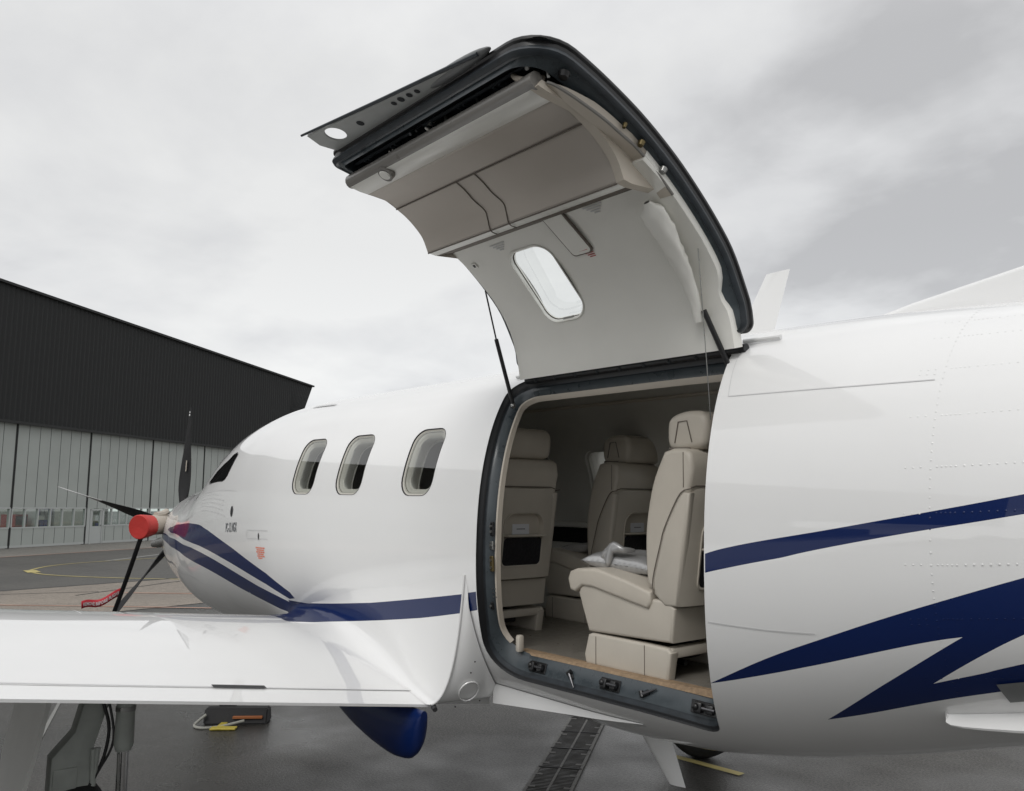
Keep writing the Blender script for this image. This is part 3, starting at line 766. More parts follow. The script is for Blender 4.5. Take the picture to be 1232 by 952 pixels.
# gas struts, sleeve and lanyard
bm=bmesh.new(); a=Vector((-1.88,2.734,.484)); b=Vector((-1.932,2.628,.73)); tube(bm,[a,b],.011,12,0); ball(bm,a,.016,1)
finish('gas_strut',bm,['black','steel'],door)
bm=bmesh.new(); a=Vector((-3.12,2.672,.456)); m_=Vector((-3.12,2.558,.768)); b=Vector((-3.12,2.485,1.00)); tube(bm,[a,m_],.010,12,0); tube(bm,[m_,b],.004,8,0); ball(bm,a+Vector((0,0,-.01)),.014,1)
finish('gas_strut',bm,['black','steel'],door)
bm=bmesh.new()   # white fabric sleeve: creased tube flattened against the liner
N=26; rings=[]; rr=random.Random(2)
for i in range(N+1):
    t=i/N; x=-1.968+(-1.935+1.968)*t; w=.235+(.80-.235)*t
    c=Vector(DL(x,w,.030+.014*math.sin(t*3.14))); r=.018+.022*min(1,t*1.25)+(.0022*math.sin(i*1.7+math.sin(i*.9)*2) if .45<t<.9 else .0008*math.sin(i*1.3)); 
    if t<.04: r*=1.12
    if t>.93: r*=max(.25,(1-t)/.07)
    y,z,ny,nz=fl(w); nrm=Vector((0,ny,nz)); tx=Vector((1,0,0))
    ring=[]
    for k in range(20):
        a=2*math.pi*k/20; q=1+.10*math.sin(3*a+i*.8)*(.6 if .4<t<.95 else .15)+.06*math.sin(5*a-i*.5)*(1 if .4<t<.95 else .2)
        ring.append(c+tx*math.cos(a)*r*q*(1.0+.35*t)+nrm*math.sin(a)*r*q*.8)
    rings.append(ring)
loft(bm,rings,0); finish('strut_sleeve',bm,'liner',door,smooth=80)
bm=bmesh.new(); tube(bm,[(-1.88,2.512,1.108),(-1.88,2.56,.62),(-1.88,2.59,.295)],.0018,6); finish('lanyard',bm,'steel',door)
bm=bmesh.new(); # dark hinge beam along the top of the aperture
tube(bm,[(-3.13,2.775,.585),(-1.84,2.775,.585)],.020,12,0)
for i in range(9): ball(bm,(-3.05+i*.14,2.765,.575),.012,1,8,6)
finish('hinge_beam',bm,['rubber','darkslate'],door)
# ------------------------------------------------------------------ wing
XTE=-3.45
def zte(y): return -1.016+(2.459-y)*.157
def hcr(y): 
    t=min(max((2.45-y)/1.6,0),1); return .245-.075*t if y>.85 else max(.10,.17-(.85-y)*.012)
def xle(y): return -5.58+(2.5-y)*(1.0/7.3)
def wing_sec(y,c):
    """c 0 (TE) .. 1 (LE) upper"""
    pts=[(0,0),(.07,.15),(.15,.33),(.3,.62),(.45,.85),(.62,1.0),(.78,.97),(.9,.80),(.965,.60),(1.0,.30)]
    for i in range(len(pts)-1):
        if c<=pts[i+1][0]: 
            a,b=pts[i],pts[i+1]; t=(c-a[0])/(b[0]-a[0]); 
            m=lambda j:(pts[min(j+1,len(pts)-1)][1]-pts[max(j-1,0)][1])/(pts[min(j+1,len(pts)-1)][0]-pts[max(j-1,0)][0])
            h=b[0]-a[0]
            return (2*t**3-3*t*t+1)*a[1]+(t**3-2*t*t+t)*h*m(i)+(-2*t**3+3*t*t)*b[1]+(t**3-t*t)*h*m(i+1)
    return .3
def wtop(x,y):
    c=min(max((XTE-x)/(XTE-xle(y)),0),1); return zte(y)+hcr(y)*wing_sec(y,c)
def wbot(x,y):
    c=min(max((XTE-x)/(XTE-xle(y)),0),1); top=zte(y)+hcr(y)*.30
    lo=[(0,-.012),(.1,-.03),(.4,-.05),(.7,-.045),(.9,.0),(1,hcr(y)*.30)]
    for i in range(5):
        if c<=lo[i+1][0]:
            t=(c-lo[i][0])/(lo[i+1][0]-lo[i][0]); return zte(y)+lo[i][1]+(lo[i+1][1]-lo[i][1])*t
    return top
def wing(name,c0,c1,ys,m,parent,nose=False,mirror=False,zoff=0):
    bm=bmesh.new(); cs=[c0+(c1-c0)*(1-math.cos(math.pi*i/24))/2 for i in range(25)]
    rings=[]
    for y in ys:
        ch=XTE-xle(y); r=[(XTE-c*ch,y,wtop(XTE-c*ch,y)+zoff) for c in cs]+[(XTE-c*ch,y,wbot(XTE-c*ch,y)+zoff) for c in reversed(cs)]
        if mirror: r=[(p[0],2*D-p[1],p[2]) for p in r]
        rings.append(r)
    vr=loft(bm,rings,0)
    bm.faces.new(vr[0]); bm.faces.new(vr[-1][::-1]); bmesh.ops.recalc_face_normals(bm,faces=bm.faces[:])
    return finish(name,bm,m,parent,smooth=30)
ysw=[2.95-.25*i for i in range(32)]
wg=wing('wing',.072,1.0,ysw,'white',air)
wing('wing',.072,1.0,ysw,'white',air,mirror=True)
flap=wing('flap',0.0,.069,[2.44-.2*i for i in range(24)],'white',wg,zoff=-.001)
bm=bmesh.new()
def wstrip(bm,path,w,off=.0025,mi=0):
    path=densify(path,.06,1,False);a=[];b=[]
    for i,p in enumerate(path):
        q0=path[max(i-1,0)];q1=path[min(i+1,len(path)-1)]; tx,ty=q1[0]-q0[0],q1[1]-q0[1]; l=math.hypot(tx,ty) or 1
        for arr,s_ in ((a,1),(b,-1)):
            X,Y=p[0]-ty/l*w/2*s_,p[1]+tx/l*w/2*s_; arr.append(bm.verts.new((X,Y,wtop(X,Y)+off)))
    for i in range(len(path)-1): bm.faces.new((a[i],a[i+1],b[i+1],b[i])).material_index=mi
wstrip(bm,[(-3.60,2.44),(-3.585,-2)],.006,.003,0); wstrip(bm,[(-3.60,1.42),(-3.60,1.66)],.028,.005,1)
wstrip(bm,[(-3.60,2.44),(-3.47,2.50)],.006,.003,0)
wstrip(bm,[(-5.2,1.2),(-4.75,1.17)],.006,.002,0); wstrip(bm,[(-4.0,.62),(-3.62,.61)],.004,.002,0)
finish('wing_gap',bm,['line','gap'],wg,smooth=None)
# wing root fairing, concave, with the stripe running over it
def lin(tab,x):
    if x<=tab[0][0]: return tab[0][1]
    for a,b in zip(tab,tab[1:]):
        if x<=b[0]: return a[1]+(b[1]-a[1])*(x-a[0])/(b[0]-a[0])
    return tab[-1][1]
NT=26; NX=44
def fair(i,t):
    xe=-3.215-.20*t-.03*t*t; x=-5.42+(xe+5.42)*(i/NX)
    sA=lin(MIDT,x)-5.5+4*max(0,(-4.9-x)/.5); A=Vector(fus(x,sA,-.0008))
    grow=min(1,(x+5.42)/.35); 
    yB=2.42-.14*math.sin(math.pi*min(1,i/NX*1.1))**1.0*(1-t*0); zB=wtop(min(x,XTE-.001),yB)-.0004
    if x>XTE: zB=zte(yB)
    B=Vector((x,yB,zB)); 
    C=Vector((x,A.y+.035,A.z*.25+zB*.75)) if True else None
    k=min(1,max(0,(x+5.0)/1.5)); cy=max(A.y,yB)+.09*(1-k)+.03; sl_=(wtop(min(x,XTE-.001),yB+.01)-wtop(min(x,XTE-.001),yB-.01))/.02; C=Vector((x,cy,zB+sl_*(cy-yB)))
    # stay outside the fuselage
    p=(1-t)**2*A+2*t*(1-t)*C+t*t*B
    k0=min(1,max(0,(x+5.42)/.30)); k0=k0*k0*(3-2*k0)
    if k0<1:
        lo,hi=60.,172.
        for _ in range(22):
            m_=(lo+hi)/2
            if fus(x,m_)[2]>p.z: lo=m_
            else: hi=m_
        S=Vector(fus(x,lo,-.002)); S.z=p.z; p=S.lerp(p,k0)
    return p
bm=bmesh.new(); g=[[None]*(NT+1) for _ in range(NX+1)]
# rows carry the stripe edges exactly
def trow(i,z):
    lo,hi=0,1
    for _ in range(24):
        m_=(lo+hi)/2
        if fair(i,m_).z>z: lo=m_
        else: hi=m_
    return lo
for i in range(NX+1):
    x=-5.42+2.2*(i/NX); zt=fus(x,lin(MIDT,x))[2]; zb=fus(x,lin(MIDB,x))[2]
    t1=trow(i,zt); t2=max(trow(i,zb),t1+.02)
    ts=[t1*j/5 for j in range(6)]+[t1+(t2-t1)*j/6 for j in range(1,7)]+[t2+(1-t2)*j/(NT-11) for j in range(1,NT-10)]
    for j in range(NT+1): g[i][j]=bm.verts.new(fair(i,ts[j]))
for i in range(NX):
    for j in range(NT):
        f=bm.faces.new((g[i][j],g[i+1][j],g[i+1][j+1],g[i][j+1])); f.material_index=1 if 5<=j<11 else 0
fr=finish('wing_root_fairing',bm,['white','navy'],air,smooth=170)
# end plate of the fairing
bm=bmesh.new(); NL=20
Rr=[(-3.205,107.0),(-3.205,113),(-3.215,120.2),(-3.235,128),(-3.27,136),(-3.313,143),(-3.32,149)]
Rc=catmull(Rr,6); grid=[]
for j in range(NL+1):
    t=j/NL; Lp=fair(NX,t); k=t*(len(Rc)-1); a=int(min(k,len(Rc)-2)); q=(Rc[a][0]+(Rc[a+1][0]-Rc[a][0])*(k-a),Rc[a][1]+(Rc[a+1][1]-Rc[a][1])*(k-a))
    Rp=Vector(fus(q[0],q[1],.006)); grid.append([bm.verts.new(Lp.lerp(Rp,u/6)+Vector((.012*math.sin(math.pi*u/6),0,0))) for u in range(7)])
for j in range(NL):
    for u in range(6): bm.faces.new((grid[j][u],grid[j][u+1],grid[j+1][u+1],grid[j+1][u]))
pc=grid[15][3].co.copy(); ex=(grid[15][5].co-grid[15][1].co).normalized(); ez=(grid[12][3].co-grid[18][3].co).normalized()
fp_=finish('fairing_plate',bm,'white',air,smooth=80)
bm=bmesh.new()
nn_=ex.cross(ez).normalized(); 
if nn_.y>0: nn_=-nn_
tube(bm,[pc+nn_*.006+ex*.052*math.cos(2*math.pi*i/32)+ez*.066*math.sin(2*math.pi*i/32) for i in range(33)],.0045,8,0,False)
for (a,b) in ((.06,-.10),(-.07,-.085),(.01,.13),(.03,.2)): ball(bm,pc+nn_*.004+ex*a+ez*b,.004,1,8,6)
finish('round_cover',bm,['white','gap'],fp_)
bm=bmesh.new(); tube(bm,[fair(NX,t/20)+Vector((.004,-.003,0)) for t in range(0,19)],.0055,8); finish('fairing_bead',bm,'white',fp_)
bm=bmesh.new(); m_=fair(NX,.9); tube(bm,[m_+Vector((0,.01,-.012)),m_+Vector((.03,.0,-.02))],[.014,.012],12,0); finish('drain_hole',bm,'gap',fp_)
# belly fairing behind the wing
bm=bmesh.new(); N_=24; rows_=[]
for i in range(N_+1):
    t=i/N_; x=-3.322+(.957)*t; U=Vector(fus(x,141.8+1.4*t,.002)); e=Vector(fus(x,143.2,.004)); k=(1-t)**1.1
    L0=Vector((x,2.735,-1.026)); Lw=e.lerp(Vector((x,2.738,-1.026+.0*t)),k); In=Vector(fus(x,158,-.004)); In=Lw.lerp(In,.9)
    rows_.append([U,U.lerp(Lw,.5)+Vector((0,-.003*k,0)),Lw,In])
loft(bm,rows_,0,closed=False); finish('belly_fairing',bm,'white',air,smooth=30)
# flap track fairing, navy
def pod(yc):
    bm=bmesh.new(); sec=[(-4.42,.0,.02),(-4.3,.07,.035),(-4.1,.155,.05),(-3.9,.215,.055),(-3.7,.25,.055),(-3.58,.255,.052),(-3.48,.235,.045),(-3.415,.17,.035),(-3.39,.06,.02)]
    rings=[]
    for x,dz,wd in catmull(sec,3):
        zt=zte(yc)-.02; rings.append([(x,yc+wd*math.sin(2*math.pi*k/20),zt-max(dz,.01)*(.5-.5*math.cos(2*math.pi*k/20))) for k in range(20)])
    vr=loft(bm,rings,0); bm.faces.new(vr[0]); bm.faces.new(vr[-1][::-1]); bmesh.ops.recalc_face_normals(bm,faces=bm.faces[:])
    return finish('flap_track_fairing',bm,'navy',wg,smooth=60)
pod(2.37)
# ------------------------------------------------------------------ landing gear
def gear(ys,sgn,x0):
    def Y(y): return y if sgn<0 else 2*D-y
    bm=bmesh.new()
    def bx(a,b,mi,bev=.01):
        a=list(a);b=list(b);a[1],b[1]=Y(a[1]),Y(b[1]); lo=[min(p,q) for p,q in zip(a,b)];hi=[max(p,q) for p,q in zip(a,b)]; box(bm,lo,hi,mi,bev)
    # trailing-link leg: casting, widening to the axle
    c=[(-.06,-.60),(.05,-.60),(.05,-1.0),(.10,-1.12),(.16,-1.22),(.18,-1.70),(.02,-1.70),(-.02,-1.30),(-.06,-1.15)]
    pts=[(ys-.09+p[0]*.55-.0,p[1]) for p in c]
    pts=[(Y(a),b) for a,b in [(ys+.02,-.97),(ys+.11,-.97),(ys+.08,-1.02),(ys+.03,-1.20),(ys+.02,-1.62),(ys-.14,-1.62),(ys-.14,-1.20),(ys-.05,-1.10),(ys-.02,-.98)]]
    prism(bm,pts,'x',x0-.04,x0+.05,0,.008)
    bx((x0-.02,ys-.13,-1.35),(x0+.056,ys-.03,-1.25),0,.004)
    tube(bm,[(x0,Y(ys-.12),-1.66),(x0,Y(ys+.10),-1.66)],.035,12,1)
    tube(bm,catmull([(x0+.06,Y(ys+.06),-.98),(x0+.07,Y(ys+.09),-1.1),(x0+.06,Y(ys+.07),-1.25),(x0+.04,Y(ys+.0),-1.4)],5),.008,8,2)
    tube(bm,catmull([(x0+.05,Y(ys+.08),-.95),(x0+.08,Y(ys+.11),-1.15),(x0+.06,Y(ys+.05),-1.3),(x0+.04,Y(ys-.02),-1.45)],5),.006,8,2)
    for q in (-.05,.0): tube(bm,[(x0+.06,Y(ys+.05+q*.4),-1.18),(x0+.05,Y(ys+.04),-1.36)],.012,8,0)
    leg=finish('landing_gear',bm,['gear','steel','black'],air)
    bm=bmesh.new()
    tube(bm,[(x0+.10,Y(ys+.15),-.93),(x0+.10,Y(ys+.15),-1.17),(x0+.10,Y(ys+.15),-1.20)],[.040,.044,.034],16,0); tube(bm,[(x0+.10,Y(ys+.15),-1.19),(x0+.09,Y(ys+.16),-1.66)],.026,14,1)
    tube(bm,[(x0+.10,Y(ys+.15),-1.00),(x0+.10,Y(ys+.15),-1.02)],.045,16,2); tube(bm,[(x0+.14,Y(ys+.12),-1.2),(x0+.12,Y(ys+.14),-1.66)],.008,8,2)
    finish('shock_strut',bm,['gear','chrome','steel'],leg)
    bm=bmesh.new(); cx,cy,cz=x0,Y(ys-.02),-1.66
    prof=[(.10,.17),(.11,.24),(.10,.29),(.07,.315),(.03,.322),(-.03,.322),(-.07,.315),(-.10,.29),(-.11,.24),(-.10,.17)]
    rings=[[(cx+r*math.cos(2*math.pi*k/40),cy+a,cz+r*math.sin(2*math.pi*k/40)) for k in range(40)] for a,r in catmull(prof,3)]
    loft(bm,rings,0); ty=finish('tyre',bm,'tyre',leg,smooth=50)
    bm=bmesh.new(); rings=[[(cx+r*math.cos(2*math.pi*k/32),cy+a,cz+r*math.sin(2*math.pi*k/32)) for k in range(32)] for a,r in [(.10,.0),(.06,.05),(.05,.13),(.10,.172),(-.10,.172),(-.05,.13),(-.06,.05),(-.10,.0)]]
    loft(bm,rings,0); finish('rim',bm,'steel',leg,smooth=40)
    bm=bmesh.new(); pts=[(x0-.30,-.90),(x0+.26,-.90),(x0+.24,-1.1),(x0+.16,-1.42),(x0+.05,-1.60),(x0-.2,-1.60),(x0-.32,-1.2)]
    A=[];B=[]
    for px,pz in pts:
        yy=ys-.20-(-.90-pz)*.16-.02; A.append(bm.verts.new((px,Y(yy),pz))); B.append(bm.verts.new((px,Y(yy+.018),pz)))
    bm.faces.new(A); bm.faces.new(B[::-1])
    for i in range(len(pts)): bm.faces.new((A[i],A[(i+1)%len(pts)],B[(i+1)%len(pts)],B[i]))
    bmesh.ops.recalc_face_normals(bm,faces=bm.faces[:]); finish('gear_door',bm,'gearwhite',leg,smooth=30)
gear(1.12,-1,-4.35); gear(1.12,1,-4.15)
bm=bmesh.new(); tube(bm,[(-7.95,3.3,-1.0),(-7.95,3.3,-1.55)],[.06,.05],14,0); tube(bm,[(-7.95,3.3,-1.55),(-7.98,3.3,-1.66)],.035,12,1)
for q in (-.1,.1): tube(bm,[(-7.95,3.3+q,-1.45),(-7.98,3.3+q,-1.72)],.02,8,0)
ng=finish('nose_gear',bm,['gear','chrome'],air)
bm=bmesh.new(); rings=[[(-7.98+r*math.cos(2*math.pi*k/32),3.3+a,-1.80+r*math.sin(2*math.pi*k/32)) for k in range(32)] for a,r in [(.07,.0),(.07,.12),(.075,.19),(.05,.225),(0,.235),(-.05,.225),(-.075,.19),(-.07,.12),(-.07,0)]]
loft(bm,rings,0); finish('tyre',bm,'tyre',ng)
# ------------------------------------------------------------------ antennas, strake, fin
def blade_plate(name,root,tip,y,th,m,parent=air):
    """root,tip: ((x0,z0),(x1,z1)) leading and trailing"""
    bm=bmesh.new(); rings=[]
    for k in range(7):
        t=k/6; a=Vector(root[0]).lerp(Vector(tip[0]),t); b=Vector(root[1]).lerp(Vector(tip[1]),t); th_=th*(1-.5*t); r=[]
        for j in range(12):
            u=.5-.5*math.cos(math.pi*j/11); p=a.lerp(b,u); r.append((p.x,y-th_*math.sqrt(max(0,u))*(1-u)*1.6,p.y))
        for j in range(10,0,-1):
            u=.5-.5*math.cos(math.pi*j/11); p=a.lerp(b,u); r.append((p.x,y+th_*math.sqrt(max(0,u))*(1-u)*1.6,p.y))
        rings.append(r)
    vr=loft(bm,rings,0); bm.faces.new(vr[0]); bm.faces.new(vr[-1][::-1]); bmesh.ops.recalc_face_normals(bm,faces=bm.faces[:])
    return finish(name,bm,m,parent,smooth=50)
blade_plate('antenna',((-2.27,.70),(-2.06,.70)),((-2.075,1.025),(-1.955,1.028)),3.3,.012,'white')
blade_plate('belly_antenna',((-2.91,-1.08),(-2.68,-1.08)),((-2.665,-1.355),(-2.57,-1.35)),3.3,.03,'white')
blade_plate('belly_antenna',((-3.35,-1.02),(-3.02,-1.02)),((-3.16,-1.20),(-3.10,-1.19)),3.75,.02,'white')
bm=bmesh.new(); prism(bm,[(-1.78,.69),(-1.42,.775),(-1.0,.85),(0,1.06),(1.2,1.5),(2.4,2.6),(3.8,2.7),(3.9,.4),(1.5,.5)],'y',3.265,3.335,0,.02,3); finish('dorsal_fin',bm,'white',air)
bm=bmesh.new(); rt=[(-1.10,132.6),(-1.06,134.4),(-.6,132.5),(.2,126),(1.2,118)]; rings=[]
for i,(x,s) in enumerate(catmull(rt,5)):
    t=min(1,i/10); p=Vector(fus(x,s-1.1,.0)); q=Vector(fus(x,s+.7,0)); out=Vector(fus(x,s,.066*t+.002)); pt_=Vector((x+.02*t,out.y-.03*t,out.z+.012*t)); out2=pt_+Vector((0,.003,-.008*t-.001))
    rings.append([p,p.lerp(pt_,.35)+Vector((0,.008*t,.0)),pt_,out2,out2.lerp(q,.7),q])
loft(bm,rings,0,closed=False); finish('ventral_strake',bm,'white',air,smooth=50)
patch('tail_access_panel',[(-.93,121.4),(-.35,114),(-.35,121),(-.915,128.0)],.004,'bracket')
# ------------------------------------------------------------------ propeller
HX,HY,HZ=-9.45,3.3,-.39
bm=bmesh.new(); tube(bm,[(-9.52,HY,HZ),(-9.36,HY,HZ),(-9.16,HY,HZ)],[.17,.19,.20],28,0)
prop=finish('propeller',bm,'steel',air)
bm=bmesh.new(); pr=[(-9.30,.235),(-9.45,.228),(-9.6,.19),(-9.75,.12),(-9.84,.05),(-9.86,.004)]
rings=[[(x,HY+r*math.cos(2*math.pi*k/28),HZ+r*math.sin(2*math.pi*k/28)) for k in range(28)] for x,r in catmull(pr,3)]
loft(bm,rings,0); finish('spinner',bm,'chrome',prop,smooth=50)
for bi in range(5):
    ang=R(0.5-72*bi)     # 0 up, negative towards port
    rad=Vector((0,math.sin(ang),math.cos(ang))); tang=Vector((0,math.cos(ang),-math.sin(ang)))
    bm=bmesh.new(); rings=[]; mis=[]
    st=[(.18,.05,.05,60),(.30,.09,.045,48),(.45,.16,.032,30),(.65,.20,.022,15),(.85,.20,.016,4),(1.05,.17,.012,-3),(1.2,.15,.009,-6),(1.30,.09,.006,-8),(1.345,.03,.004,-8)]
    st=catmull(st,3)
    for r_,ch,th,tw in st:
        a=R(tw); d=Vector((1,0,0))*math.cos(a)+tang*math.sin(a); n_=d.cross(rad)
        c=Vector((HX,HY,HZ))+rad*r_-d*.02
        rings.append([c+d*ch*.5*math.cos(2*math.pi*k/14)+n_*th*.5*math.sin(2*math.pi*k/14) for k in range(14)]); mis.append(1 if r_>.86 and bi==1 else 0)
    vr=loft(bm,rings,mis[:-1] if len(mis)>1 else 0); bm.faces.new(vr[-1])
    finish('blade',bm,['blade','bladetip'],prop,smooth=60)
    if bi==0:
        bm=bmesh.new()
        for (r0,r1,w,mi) in ((.62,.74,.03,0),(1.24,1.262,.03,1),(1.275,1.29,.028,1)):
            c0=Vector((HX,HY,HZ))+rad*r0+Vector((.03,-.022,0)); c1=Vector((HX,HY,HZ))+rad*r1+Vector((.03,-.02,0))
            vs=[bm.verts.new(c0+Vector((-w/2,0,0))),bm.verts.new(c0+Vector((w/2,0,0))),bm.verts.new(c1+Vector((w/2,0,0))),bm.verts.new(c1+Vector((-w/2,0,0)))]; f=bm.faces.new(vs); f.material_index=mi
        finish('decal',bm,['tan','text'],prop,smooth=None)
# exhaust stub
bm=bmesh.new(); tube(bm,catmull([(-8.95,2.98,-.33),(-8.85,2.88,-.33),(-8.74,2.78,-.33),(-8.68,2.70,-.335)],4),[.10]*13,20,0); finish('exhaust_stub',bm,'tan',air)
bm=bmesh.new(); tube(bm,[fus(-9.165,s) for s in range(-180,181,10)],.022,10,0); finish('cowl_lip',bm,'chrome',air)
bm=bmesh.new(); bm.faces.new([bm.verts.new(fus(-9.15,s)) for s in range(-180,180,10)]); finish('cowl_front',bm,'darkslate',air,smooth=None)
bm=bmesh.new(); tube(bm,[(-8.98,2.99,-.50),(-9.08,2.93,-.53),(-9.13,2.88,-.545)],[.05,.05,.03],14,0); ball(bm,(-7.35,3.2,-1.16),(.06,.03,.05),1); finish('cowl_fitting',bm,['steel','white'],air)
def islands(o,gap=.004):
    me=o.data; n=len(me.vertices); par=list(range(n))
    def f(i):
        while par[i]!=i: par[i]=par[par[i]]; i=par[i]
        return i
    for e in me.edges:
        a,b=f(e.vertices[0]),f(e.vertices[1])
        if a!=b: par[a]=b
    G={}
    for i in range(n): G.setdefault(f(i),[]).append(i)
    B=[]
    for k,ids in G.items():
        cs=[me.vertices[i].co for i in ids]; B.append([Vector((min(c[q] for c in cs)-gap for q in range(3))),Vector((max(c[q] for c in cs)+gap for q in range(3))),ids])
    ch=True
    while ch:
        ch=False
        for i in range(len(B)):
            for j in range(i+1,len(B)):
                if all(B[i][0][q]<=B[j][1][q] and B[j][0][q]<=B[i][1][q] for q in range(3)):
                    B[i]=[Vector((min(B[i][0][q],B[j][0][q]) for q in range(3))),Vector((max(B[i][1][q],B[j][1][q]) for q in range(3))),B[i][2]+B[j][2]]; B.pop(j); ch=True; break
            if ch: break
    if len(B)<2 or len(B)>100: return
    name=o.name.split('.')[0]; kids=list(o.children)
    for k,(lo,hi,ids) in enumerate(B):
        S=set(ids); bm=bmesh.new(); bm.from_mesh(me); bm.verts.ensure_lookup_table()
        bmesh.ops.delete(bm,geom=[v for v in bm.verts if v.index not in S],context='VERTS')
        m2=bpy.data.meshes.new(name); bm.to_mesh(m2); bm.free()
        for m in me.materials: m2.materials.append(m)
        c=bpy.data.objects.new(name,m2); col.objects.link(c); c.parent=o.parent; c.location=o.location; c.rotation_euler=o.rotation_euler
        for md in o.modifiers:
            d=c.modifiers.new(md.name,md.type)
            if md.type=='SOLIDIFY': d.thickness=md.thickness; d.offset=md.offset
    bpy.data.objects.remove(o)
SPLIT={'decal','small_print','hinge_rail','door_fitting','frame_fitting','latch_mechanism','cabin_fitting','ceiling_rail','panel_seam','cowl_fitting','window_light_block','static_port','liner_note','wing_gap','drip_rail','panel_lines','cabin_bulkhead','piping','base_seam','headrest_post','red_note','round_cover'}
# ------------------------------------------------------------------ seats (port rear seat first, the others are copies)
def make_seat(parent):
    y0,y1=2.765,3.245
    bm=bmesh.new()
    shell=[(-2.692,-.60),(-2.221,-.59),(-2.202,-.452),(-2.235,-.42),(-2.33,-.42),(-2.72,-.35),(-2.757,-.434)]
    prism(bm,shell,'y',y0+.004,y1-.004,0,.014,3)
    seat=finish('seat',bm,'leather2',parent)
    bm=bmesh.new(); cu=[(-2.815,-.375),(-2.80,-.340),(-2.756,-.324),(-2.63,-.316),(-2.45,-.355),(-2.318,-.392),(-2.318,-.435),(-2.335,-.463),(-2.40,-.452),(-2.66,-.402),(-2.72,-.40),(-2.765,-.432),(-2.800,-.425)]
    prism(bm,cu,'y',y0-.010,y1+.01,0,.015,3); finish('seat_cushion',bm,'leather',seat,smooth=50)
    bm=bmesh.new()
    back=catmull([(-2.255,.196),(-2.31,.089),(-2.342,-.024),(-2.36,-.144),(-2.360,-.276),(-2.352,-.36)],3)+[(-2.30,-.400),(-2.21,-.40),(-2.165,-.175),(-2.135,.0),(-2.105,.12),(-2.115,.185),(-2.150,.206),(-2.21,.208)]
    prism(bm,back,'y',y0+.005,y1-.005,0,.022,3); bk=finish('backrest',bm,'leather',seat,smooth=50)
    # rear shell with recess for the pocket
    bm=bmesh.new()
    yc=(y0+y1)/2; cl=[(-2.105,.040),(-2.150,.030),(-2.182,-.004),(-2.226,-.08),(-2.255,-.139),(-2.268,-.182),(-2.312,-.337),(-2.308,-.40)]
    # side cheeks
    for ya,yb in ((y0,y0+.045),(y1-.045,y1)):
        prism(bm,[(-2.118,.022)]+cl[1:]+[(-2.25,-.445),(-2.188,-.44),(-2.146,-.175)],'y',ya,yb,0,.012,2)
    # rear face as a sheet with an opening, bowed
    def rf(y,z,d=0):
        xr=-2.125-.135*max(0,-z) if z<0 else -2.125-.05*z
        k=abs((y-yc)/(.5*(y1-y0))); return (xr+d+.022*(1-k**4)-.006,y,z)
    hole=rrect(yc-.145,yc+.145,-.375,-.085,[.03,.03,.07,.07],5)
    sh,nr=sheet(lambda y,z:rf(y,z),rrect(y0+.012,y1-.012,-.44,.042,[.01,.01,.06,.06],5),.04,.04,1,[hole],step=.025)
    me_=bpy.data.meshes.new('tmp'); sh.to_mesh(me_); sh.free(); bm.from_mesh(me_)
    loft(bm,[[rf(a,b) for a,b in hole],[rf(a,b,.006) for a,b in hole],[rf(yc+(a-yc)*.94,-.23+(b+.23)*.95,.004) for a,b in hole],[rf(yc+(a-yc)*.93,-.23+(b+.23)*.94,-.05) for a,b in hole]],0)
    rs=finish('rear_shell',bm,'leather2',seat,smooth=50)
    bm=bmesh.new(); q=[rf(yc+(a-yc)*.97,-.23+(b+.23)*.97,-.045) for a,b in hole]; bm.faces.new([bm.verts.new(p) for p in q]); box(bm,(-2.165,yc-.137,-.215),(-2.09-.01,yc+.137,-.205),0,.003,1)
    finish('recess',bm,'leather2',seat)
    bm=bmesh.new(); n1=[rf(a,b,-.001+.006*math.sin(3.1*(a-y0)/(y1-y0))) for a,b in rrect(yc-.135,yc+.135,-.368,-.222,.02,4)]; bm.faces.new([bm.verts.new(p) for p in n1]); finish('net_pocket',bm,'net',seat,smooth=None)
    bm=bmesh.new(); bars=[[rf(a,b,.002) for a,b in rrect(y0+.02,y1-.02,-.352+.0,-.347,.001,1)]]
    tube(bm,[rf(y0+.02,.043,.002)]+[rf(y0+.05+i*.0475,.052,-.002) for i in range(9)]+[rf(y1-.02,.043,.002)],.003,6)
    for yy in (y0-.0005,y1+.0005): tube(bm,[(a,yy,b) for a,b in catmull(cl,4)],.0024,6)
    for yy in (y0+.003,): tube(bm,[(-2.150,y0+.004,.19),(-2.150,y0+.003,.045)],.0016,6)
    finish('piping',bm,'groove',seat)
    bm=bmesh.new(); ya,yb=2.85,3.17
    prism(bm,catmull([(-2.290,.215),(-2.304,.29),(-2.288,.345),(-2.215,.370),(-2.125,.366),(-2.090,.325),(-2.094,.25),(-2.12,.210),(-2.2,.204)],4,True),'y',ya,yb,0,.03,4)
    hd=finish('headrest',bm,'leather',seat,smooth=60)
    bm=bmesh.new(); tube(bm,[(-2.255,ya-.001,.235),(-2.235,ya-.002,.325),(-2.19,ya-.002,.328),(-2.165,ya-.001,.235)],.0028,6); tube(bm,[(-2.29,ya+.01,.212),(-2.18,ya+.01,.208)],.007,8)
    finish('headrest_seam',bm,'groove',seat)
    bm=bmesh.new()
    for yy in (ya+.07,yb-.07): tube(bm,[(-2.18,yy,.16),(-2.18,yy,.24)],.008,8)
    finish('headrest_post',bm,'chrome',seat)
    bm=bmesh.new()
    for ya,yb in ((y0,y0+.055),(y1-.055,y1)):
        prism(bm,[(-2.69,-.612),(-2.668,-.604),(-2.36,-.608),(-2.24,-.612),(-2.221,-.63),(-2.24,-.742),(-2.705,-.742),(-2.715,-.70)],'y',ya,yb,0,.012,3)
